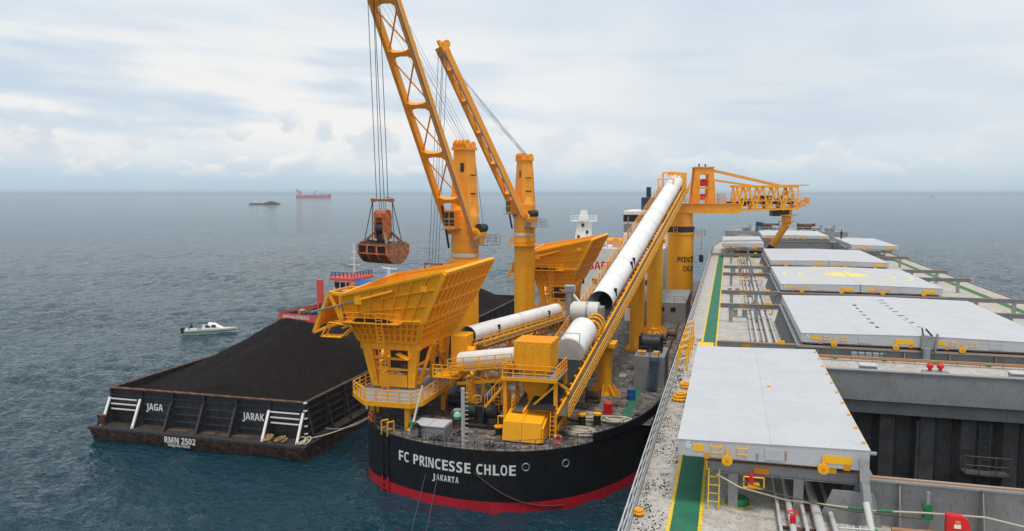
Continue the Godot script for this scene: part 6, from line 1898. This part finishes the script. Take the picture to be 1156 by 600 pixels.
func make_tug() -> void:
	var t := thing("tugboat", "red and black tugboat with green deck and blue awnings beyond the barge", "tugboat", Vector3.ZERO)
	var line := [Vector2(0, 4.6), Vector2(3, 5.0), Vector2(18, 5.0), Vector2(25, 4.0), Vector2(30, 1.8), Vector2(31.5, 0.05)]
	part(t, "hull", hull_shape(line, -1.0, 1.7, 0.93), M.black)
	part(t, "bulwark", hull_shape(line, 1.7, 3.15, 1.0), M.tug_red)
	part(t, "deck", deck_shape(line, 2.1, 0.98), M.sea_green)
	text(t, "name_lettering", "BINTANG PIONEER II", 0.62, v3(-0.4, 2.45, 0.02), Basis.IDENTITY, M.paint_white, 6.2)
	for i in 4:
		part(t, "tyre_fender", mb().torus(v3(-3.6 + i * 2.4, 1.0, 0.2), 0.5, 0.2, Vector3.RIGHT, Vector3.UP, 12), M.rubber)
	for s: float in [-1.0, 1.0]:
		part(t, "rubbing_strip", mb().bar(v3(4.95 * s, 2.0, -2.0), v3(5.05 * s, 2.0, -18.0), 0.25), M.rubber)
	part(t, "towing_bitt", mb().tube(v3(-1.6, 2.1, -7.5), v3(-1.6, 3.2, -7.5), 0.3, 8).tube(v3(1.6, 2.1, -7.5), v3(1.6, 3.2, -7.5), 0.3, 8).tube(v3(-2.2, 2.9, -7.5), v3(2.2, 2.9, -7.5), 0.22, 8), M.machine)
	part(t, "towing_winch", mb().tube(v3(-1.4, 3.0, -10), v3(1.4, 3.0, -10), 0.9, 12).slab(v3(-1.9, 2.1, -11), v3(-1.4, 4.0, -9), 0.1).slab(v3(1.4, 2.1, -11), v3(1.9, 4.0, -9), 0.1), M.rust)
	rng.seed = 71
	for i in 7:
		part(t, "deck_cargo", mb().slab(v3(-4.2 + i * 1.1, 2.1, -2.0 - rng.randf() * 4.0), v3(-3.4 + i * 1.1, 2.7 + rng.randf() * 0.6, -3.0 - rng.randf() * 4.0), 0.06), [M.navy, M.rope, M.rust, M.machine][i % 4])
	part(t, "red_funnel", mb().tube(v3(-4.2, 2.1, -12.5), v3(-4.2, 8.3, -12.5), 0.7, 12), M.tug_red)
	part(t, "red_funnel", mb().tube(v3(3.8, 2.1, -12.5), v3(3.8, 7.8, -12.5), 0.7, 12), M.tug_red)
	var dh := part(t, "deckhouse", mb().slab(v3(-3.6, 2.1, -13.5), v3(3.6, 4.9, -25), 0.1), M.white)
	for i in 4:
		part(dh, "window", mb().span(v3(-3.0 + i * 1.7, 3.2, -13.49), v3(-2.2 + i * 1.7, 4.2, -13.44)), M.window_dark)
	var wh := part(t, "wheelhouse", mb().slab(v3(-3.4, 4.9, -16), v3(1.3, 7.9, -23), 0.1), M.white)
	for i in 3:
		part(wh, "window", mb().span(v3(-3.1 + i * 1.5, 6.3, -15.99), v3(-1.9 + i * 1.5, 7.5, -15.93)), M.window_dark)
	part(wh, "door", mb().span(v3(-2.9, 4.95, -15.99), v3(-1.2, 6.2, -15.92)), M.navy)
	part(wh, "roof", mb().slab(v3(-3.9, 7.9, -15.4), v3(1.7, 8.6, -23.6), 0.2), M.tug_red)
	railing(wh, "roof_rail", [v3(-3.6, 8.6, -15.6), v3(1.5, 8.6, -15.6), v3(1.5, 8.6, -23)], 1.0, M.navy, 1.0, 3, 0.06)
	part(t, "mast", mb().tube(v3(-0.2, 8.6, -19), v3(-0.2, 15.5, -19), 0.14, 8).bar(v3(-1.6, 11, -19), v3(1.2, 11, -19), 0.14).bar(v3(-1.2, 12.4, -19), v3(0.8, 12.4, -19), 0.12).bar(v3(-0.9, 13.7, -19), v3(0.5, 13.7, -19), 0.1), M.paint_white)
	part(t, "awning", mb().hexa([v3(1.9, 8.0, -18.4), v3(5.9, 7.7, -18.4), v3(6.1, 6.2, -14.2), v3(1.7, 6.4, -14.2), v3(1.9, 8.2, -18.4), v3(5.9, 7.9, -18.4), v3(6.1, 6.35, -14.2), v3(1.7, 6.55, -14.2)]), M.blue)
	part(t, "awning", mb().hexa([v3(6.5, 8.6, -20.5), v3(10.4, 8.9, -20.5), v3(11.4, 7.0, -16.0), v3(6.3, 6.8, -16.0), v3(6.5, 8.8, -20.5), v3(10.4, 9.1, -20.5), v3(11.4, 7.15, -16.0), v3(6.3, 6.95, -16.0)]), M.blue)
	for x: float in [2.0, 6.2, 7.0, 11.0]:
		part(t, "awning_post", mb().bar(v3(x, 2.0, -16.4), v3(x, 6.6, -16.4), 0.14), M.paint_white)
	part(t, "radar", mb().tube(v3(7.2, 7.6, -21), v3(7.2, 10.2, -21), 0.5, 8, 0.3).bar(v3(5.6, 10.4, -21), v3(9.0, 10.2, -21), 0.3).tube(v3(10.0, 7.6, -21), v3(10.0, 9.4, -21), 0.4, 8), M.paint_white)
	part(t, "side_platform", mb().slab(v3(4.9, 1.6, -12), v3(12, 2.0, -26), 0.05), M.grey)
	t.position = v3(-79.0, 0, -131.0)
	t.rotation.y = deg_to_rad(-8)

func make_speedboat() -> void:
	var t := thing("speedboat", "small white cabin speedboat with green stripe alone on open water", "boat", Vector3.ZERO)
	var line := [Vector2(-4.6, 1.25), Vector2(-3, 1.35), Vector2(1.0, 1.3), Vector2(3.2, 0.85), Vector2(4.7, 0.03)]
	part(t, "hull", hull_shape(line, -0.4, 0.85, 0.75), M.paint_white)
	part(t, "deck", deck_shape(line, 0.8, 0.97), M.pipe_grey)
	part(t, "stripe", hull_shape(line, 0.35, 0.55, 1.005), M.sea_green)
	part(t, "cabin", mb().hexa([v3(-1.05, 0.85, -2.2), v3(1.05, 0.85, -2.2), v3(1.1, 0.85, 1.6), v3(-1.1, 0.85, 1.6), v3(-0.7, 1.75, -0.9), v3(0.7, 1.75, -0.9), v3(0.9, 2.0, 1.2), v3(-0.9, 2.0, 1.2)]), M.paint_white)
	for s: float in [-1.0, 1.0]:
		for k: Array in [[-1.0, -0.2], [0.0, 0.9]]:
			part(t, "cabin_window", mb().hexa([v3(1.03 * s, 1.2, k[0]), v3(1.03 * s, 1.2, k[1]), v3(1.08 * s, 1.2, k[1]), v3(1.08 * s, 1.2, k[0]), v3(0.9 * s, 1.6, k[0] + 0.1), v3(0.96 * s, 1.7, k[1]), v3(0.99 * s, 1.7, k[1]), v3(0.93 * s, 1.6, k[0] + 0.1)]), M.window_dark)
	part(t, "awning", mb().slab(v3(-1.0, 2.0, 0.4), v3(1.0, 2.12, 2.4), 0.04), M.machine)
	for x: float in [-0.9, 0.9]:
		part(t, "awning_post", mb().bar(v3(x, 0.8, 2.3), v3(x, 2.0, 2.3), 0.06), M.pipe_grey)
	part(t, "outboard_motor", mb().slab(v3(-0.35, 0.2, 4.5), v3(0.35, 1.35, 5.2), 0.12), M.machine)
	t.position = v3(-93.2, 0, -124.0)
	t.rotation.y = deg_to_rad(-56)
	org = v3(0, 0, 0)
	var p := person("person sitting in dark clothes at the stern of the white speedboat", Vector3.ZERO, 0.0, "sit")
	p.transform = Transform3D(t.basis, t.position) * Transform3D(Basis(Vector3.UP, PI), v3(0.1, 0.82, 3.3))

func make_far_ships() -> void:
	# red cargo ship at anchor
	var t := thing("cargo_ship", "distant red cargo ship with buff deckhouse lying on the horizon", "ship", Vector3.ZERO)
	var line := [Vector2(-98, 13), Vector2(-90, 16), Vector2(70, 16), Vector2(92, 9), Vector2(102, 0.1)]
	part(t, "hull", hull_shape(line, -1, 17, 0.95), M.far_red)
	part(t, "bow", hull_shape([Vector2(74, 15), Vector2(92, 9), Vector2(103, 0.1)], 17, 23, 1.0), M.far_red)
	part(t, "deck", deck_shape(line, 16.5), M.far_red)
	var a := part(t, "deckhouse", mb().slab(v3(-13, 17, 92), v3(13, 38, 66), 0.5), M.far_buff)
	part(a, "bridge", mb().slab(v3(-16, 38, 84), v3(16, 44, 68), 0.5), M.far_buff)
	part(a, "funnel", mb().slab(v3(-5, 38, 96), v3(5, 52, 86), 0.5), M.far_red)
	part(t, "poop", mb().slab(v3(-12, 17, 98), v3(12, 24, 92), 0.5), M.far_red)
	for q: Array in [[-6.0, 46.0], [-38.0, 30.0]]:
		part(t, "deck_crane", mb().tube(v3(0, 17, q[0]), v3(0, q[1] - 8, q[0]), 3.0, 8).bar(v3(0, q[1] - 10, q[0]), v3(0, q[1], q[0] - 18), 3.0), M.far_dark)
	part(t, "hatch", mb().slab(v3(-9, 17, 50), v3(9, 20, -70), 0.5), M.far_red)
	t.position = v3(-2366, 0, -4130)
	t.rotation.y = deg_to_rad(-62)
	# tug and barge in tow
	t = thing("work_boat", "distant dark work boat with white wheelhouse ahead of a low barge", "boat", Vector3.ZERO)
	part(t, "hull", hull_shape([Vector2(-15, 4), Vector2(6, 4.5), Vector2(14, 0.1)], -0.5, 3.0, 0.9), M.far_dark)
	part(t, "wheelhouse", mb().slab(v3(-3, 3, 4), v3(3, 9, -4), 0.3), M.paint_white)
	part(t, "mast", mb().tube(v3(0, 9, 0), v3(0, 16, 0), 0.4, 6), M.paint_white)
	t.position = v3(-1122, 0, -1681)
	t.rotation.y = deg_to_rad(-75)
	t = thing("laden_barge", "distant low barge with rusty load beside the dark work boat", "barge", Vector3.ZERO)
	part(t, "hull", mb().hexa([v3(-6, -0.5, -20), v3(6, -0.5, -20), v3(6, -0.5, 20), v3(-6, -0.5, 20), v3(-7, 3, -23), v3(7, 3, -23), v3(7, 3, 22), v3(-7, 3, 22)]), M.far_dark)
	part(t, "cargo", mb().hexa([v3(-6, 3, -18), v3(6, 3, -18), v3(6, 3, 16), v3(-6, 3, 16), v3(-2, 8.5, -4), v3(2, 8.5, -4), v3(2, 8, 2), v3(-2, 8, 2)]), M.rust)
	part(t, "mast", mb().tube(v3(0, 8, 0), v3(0, 12, 0), 0.4, 6), M.paint_white)
	t.position = v3(-1086, 0, -1690)
	t.rotation.y = deg_to_rad(-70)
	for q: Array in [[-2150.0, -4700.0, "tiny dark fishing boat on the horizon beyond the grab"], [-3600.0, -2900.0, "tiny dark fishing boat on the horizon at the far end of the sea"], [1540.0, -6830.0, "tiny dark fishing boat on the horizon beyond the bulk carrier's bow"]]:
		t = thing("fishing_boat", q[2], "boat", Vector3.ZERO)
		part(t, "hull", hull_shape([Vector2(-16, 4), Vector2(6, 4.5), Vector2(16, 0.1)], -0.5, 4.0, 0.9), M.far_dark)
		part(t, "wheelhouse", mb().slab(v3(-3, 4, 8), v3(3, 11, -1), 0.3), M.far_dark)
		t.position = v3(q[0], 0, q[1])
		t.rotation.y = deg_to_rad(-65)

# ---------------------------------------------------------------- people
func limb(b: MB, pts: Array) -> void:
	# a tapering limb: (point, radius) from root to tip with rounded joints
	for i in pts.size() - 1:
		b.tube(pts[i][0], pts[i + 1][0], pts[i][1], 10, pts[i + 1][1])
	for q: Array in pts:
		var r: float = q[1]
		b.lathe(q[0], [Vector2(0, -r), Vector2(r * 0.7, -r * 0.7), Vector2(r, 0), Vector2(r * 0.7, r * 0.7), Vector2(0, r)], 10)

func person(label: String, at: Vector3, turn: float, pose: String, shirt := "cloth_dark", legs := "cloth_dark", hat := "") -> Node3D:
	var t := thing("person", label, "person", Vector3.ZERO)
	# facing -z, feet at the origin
	var hip := v3(0, 0.92, 0)
	var sh := v3(0, 1.42, 0)
	var knee := [v3(-0.11, 0.5, -0.04), v3(0.11, 0.5, -0.03)]
	var foot := [v3(-0.12, 0.08, 0.02), v3(0.12, 0.08, 0.0)]
	var hand := [v3(-0.28, 0.82, -0.12), v3(0.28, 0.82, -0.1)]
	if pose == "bend":
		sh = v3(0, 1.28, -0.36)
		hand = [v3(-0.2, 0.78, -0.62), v3(0.22, 0.82, -0.6)]
	elif pose == "sit":
		hip = v3(0, 0.42, 0)
		sh = v3(0, 0.92, 0.02)
		knee = [v3(-0.12, 0.45, -0.42), v3(0.12, 0.45, -0.42)]
		foot = [v3(-0.12, 0.06, -0.44), v3(0.12, 0.06, -0.44)]
		hand = [v3(-0.2, 0.5, -0.36), v3(0.2, 0.5, -0.36)]
	var spine := (sh - hip).normalized()
	var head := sh + spine * 0.27 + v3(0, 0.02, -0.03)
	var b := mb()
	limb(b, [[sh, 0.075], [head, 0.07]])
	b.lathe(head, [Vector2(0, -0.13), Vector2(0.07, -0.09), Vector2(0.095, 0.0), Vector2(0.085, 0.08), Vector2(0, 0.125)], 14)
	b.box(head + v3(0, -0.02, -0.1), v3(0.03, 0.05, 0.04))
	for i in 2:
		limb(b, [[hand[i] + v3(0, 0.1, 0), 0.035], [hand[i], 0.042]])
		for k in 4:
			b.tube(hand[i] + v3(-0.03 + k * 0.02, -0.02, 0), hand[i] + v3(-0.03 + k * 0.02, -0.11, -0.03), 0.011, 5)
		b.tube(hand[i] + v3(0.03, 0.0, -0.02), hand[i] + v3(0.04, -0.06, -0.06), 0.011, 5)
	part(t, "body", b, M.skin)
	b = mb()
	limb(b, [[hip, 0.165], [hip.lerp(sh, 0.5), 0.15], [hip.lerp(sh, 0.85), 0.175], [sh, 0.1]])
	for i in 2:
		var s := -1.0 if i == 0 else 1.0
		var el: Vector3 = (sh + hand[i]) / 2.0 + v3(0.1 * s, 0.0, 0.1)
		limb(b, [[sh + v3(0.17 * s, -0.03, 0), 0.075], [el, 0.058], [hand[i] + v3(0, 0.1, 0), 0.045]])
		b.tube(sh, sh + v3(0.17 * s, -0.03, 0), 0.09, 8, 0.075)
	part(t, "jacket", b, M[shirt])
	b = mb()
	for i in 2:
		var s := -1.0 if i == 0 else 1.0
		limb(b, [[hip + v3(0.09 * s, -0.02, 0), 0.105], [knee[i], 0.075], [foot[i], 0.06]])
	part(t, "trousers", b, M[legs])
	b = mb()
	for i in 2:
		b.slab(foot[i] + v3(-0.05, -0.08, -0.17), foot[i] + v3(0.05, 0.02, 0.09), 0.03)
	part(t, "shoes", b, M.rubber)
	if hat:
		part(t, "helmet", mb().lathe(head + v3(0, 0.03, 0), [Vector2(0.14, 0), Vector2(0.12, 0.03), Vector2(0.11, 0.08), Vector2(0.06, 0.13), Vector2(0, 0.145)], 14), M[hat])
	else:
		part(t, "hair", mb().lathe(head + v3(0, 0.02, 0.015), [Vector2(0.1, -0.04), Vector2(0.105, 0.03), Vector2(0.08, 0.1), Vector2(0, 0.125)], 12), M.paint_black)
	t.position = at
	t.rotation.y = turn
	return t

# ---------------------------------------------------------------- all of it
func _ready() -> void:
	# camera, sky, sun, exposure
	var cam := Camera3D.new()
	cam.name = "camera"
	cam.position = v3(0, 26, 0)
	cam.rotation = v3(-atan(81.0 / 880.0), atan(246.0 / 883.7), 0)
	cam.fov = rad_to_deg(2.0 * atan(300.0 / 880.0))
	cam.near = 0.5
	cam.far = 60000.0
	add_child(cam)
	cam.current = true
	var env := Environment.new()
	env.background_mode = Environment.BG_SKY
	env.sky = make_sky()
	env.background_energy_multiplier = 0.76
	env.tonemap_mode = Environment.TONE_MAPPER_LINEAR
	env.tonemap_exposure = 1.35
	env.sdfgi_enabled = true
	env.ssao_enabled = true
	env.ssil_enabled = true
	env.fog_enabled = true
	env.fog_density = 0.00012
	env.fog_light_color = Color(0.80, 0.87, 0.92)
	var we := WorldEnvironment.new()
	we.name = "environment"
	we.environment = env
	add_child(we)
	var sun := DirectionalLight3D.new()
	sun.name = "sun"
	sun.light_energy = 0.5
	sun.light_angular_distance = 14.0
	sun.light_color = Color(1.0, 0.97, 0.92)
	sun.shadow_enabled = true
	sun.rotation = v3(deg_to_rad(-75), deg_to_rad(28), 0)
	add_child(sun)
	font = SystemFont.new()
	font.font_names = PackedStringArray(["Droid Sans"])
	font.font_weight = 600
	make_materials()
	make_sea()
	# ships
	make_carrier()
	make_covers()
	make_vessel()
	make_barge()
	# gear of the crane vessel
	var hop := make_hopper()
	var far_hop := copy_of(hop, v3(4.2, 0, -53.5), "smaller-looking yellow coal hopper standing before the white safety wall")
	make_conveyors()
	make_loader()
	var head1 := v3(-33.9, 48.1, -71.3)
	slewing_crane("slewing_crane", "tall yellow crane whose jib holds the coal-filled grab over the hopper", v3(-29.5, FD, -85.6), head1, 19.2, 31.6, 1.68, 0.46)
	var ax1 := v3(0.93, 0, 0.36).normalized()
	grab_bucket("rusty orange clamshell grab heaped with coal hanging over the barge", v3(-34.0, 25.35, -73.0), head1, ax1)
	var head2 := v3(-39.0, 45.9, -104.2)
	slewing_crane("slewing_crane", "yellow crane farther off, between the two hoppers, with full jib in view", v3(-29.5, FD, -113.0), head2, 20.2, 31.5, 1.2, 0.6)
	grab_bucket("orange grab beam on long wires hanging behind the near hopper", v3(-39.0, 16.4, -99.9), head2, v3(0.96, 0, 0.27).normalized())
	make_vessel_gear()
	make_tug()
	make_speedboat()
	make_far_ships()
	person("worker bending over in green jacket and grey trousers at the stern rail", v3(-25.9, FD, -60.9), 0.6, "bend", "cloth_green", "cloth_grey", "helmet_blue")
	person("worker in yellow helmet crouched beside the grey locker", v3(-25.3, FD, -61.2), 2.4, "bend", "cloth_dark", "cloth_dark", "helmet_yellow")
	person("person in dark clothes standing on the starboard hatch cover", v3(21.5, 17.13, -166.0), 0.8, "stand")
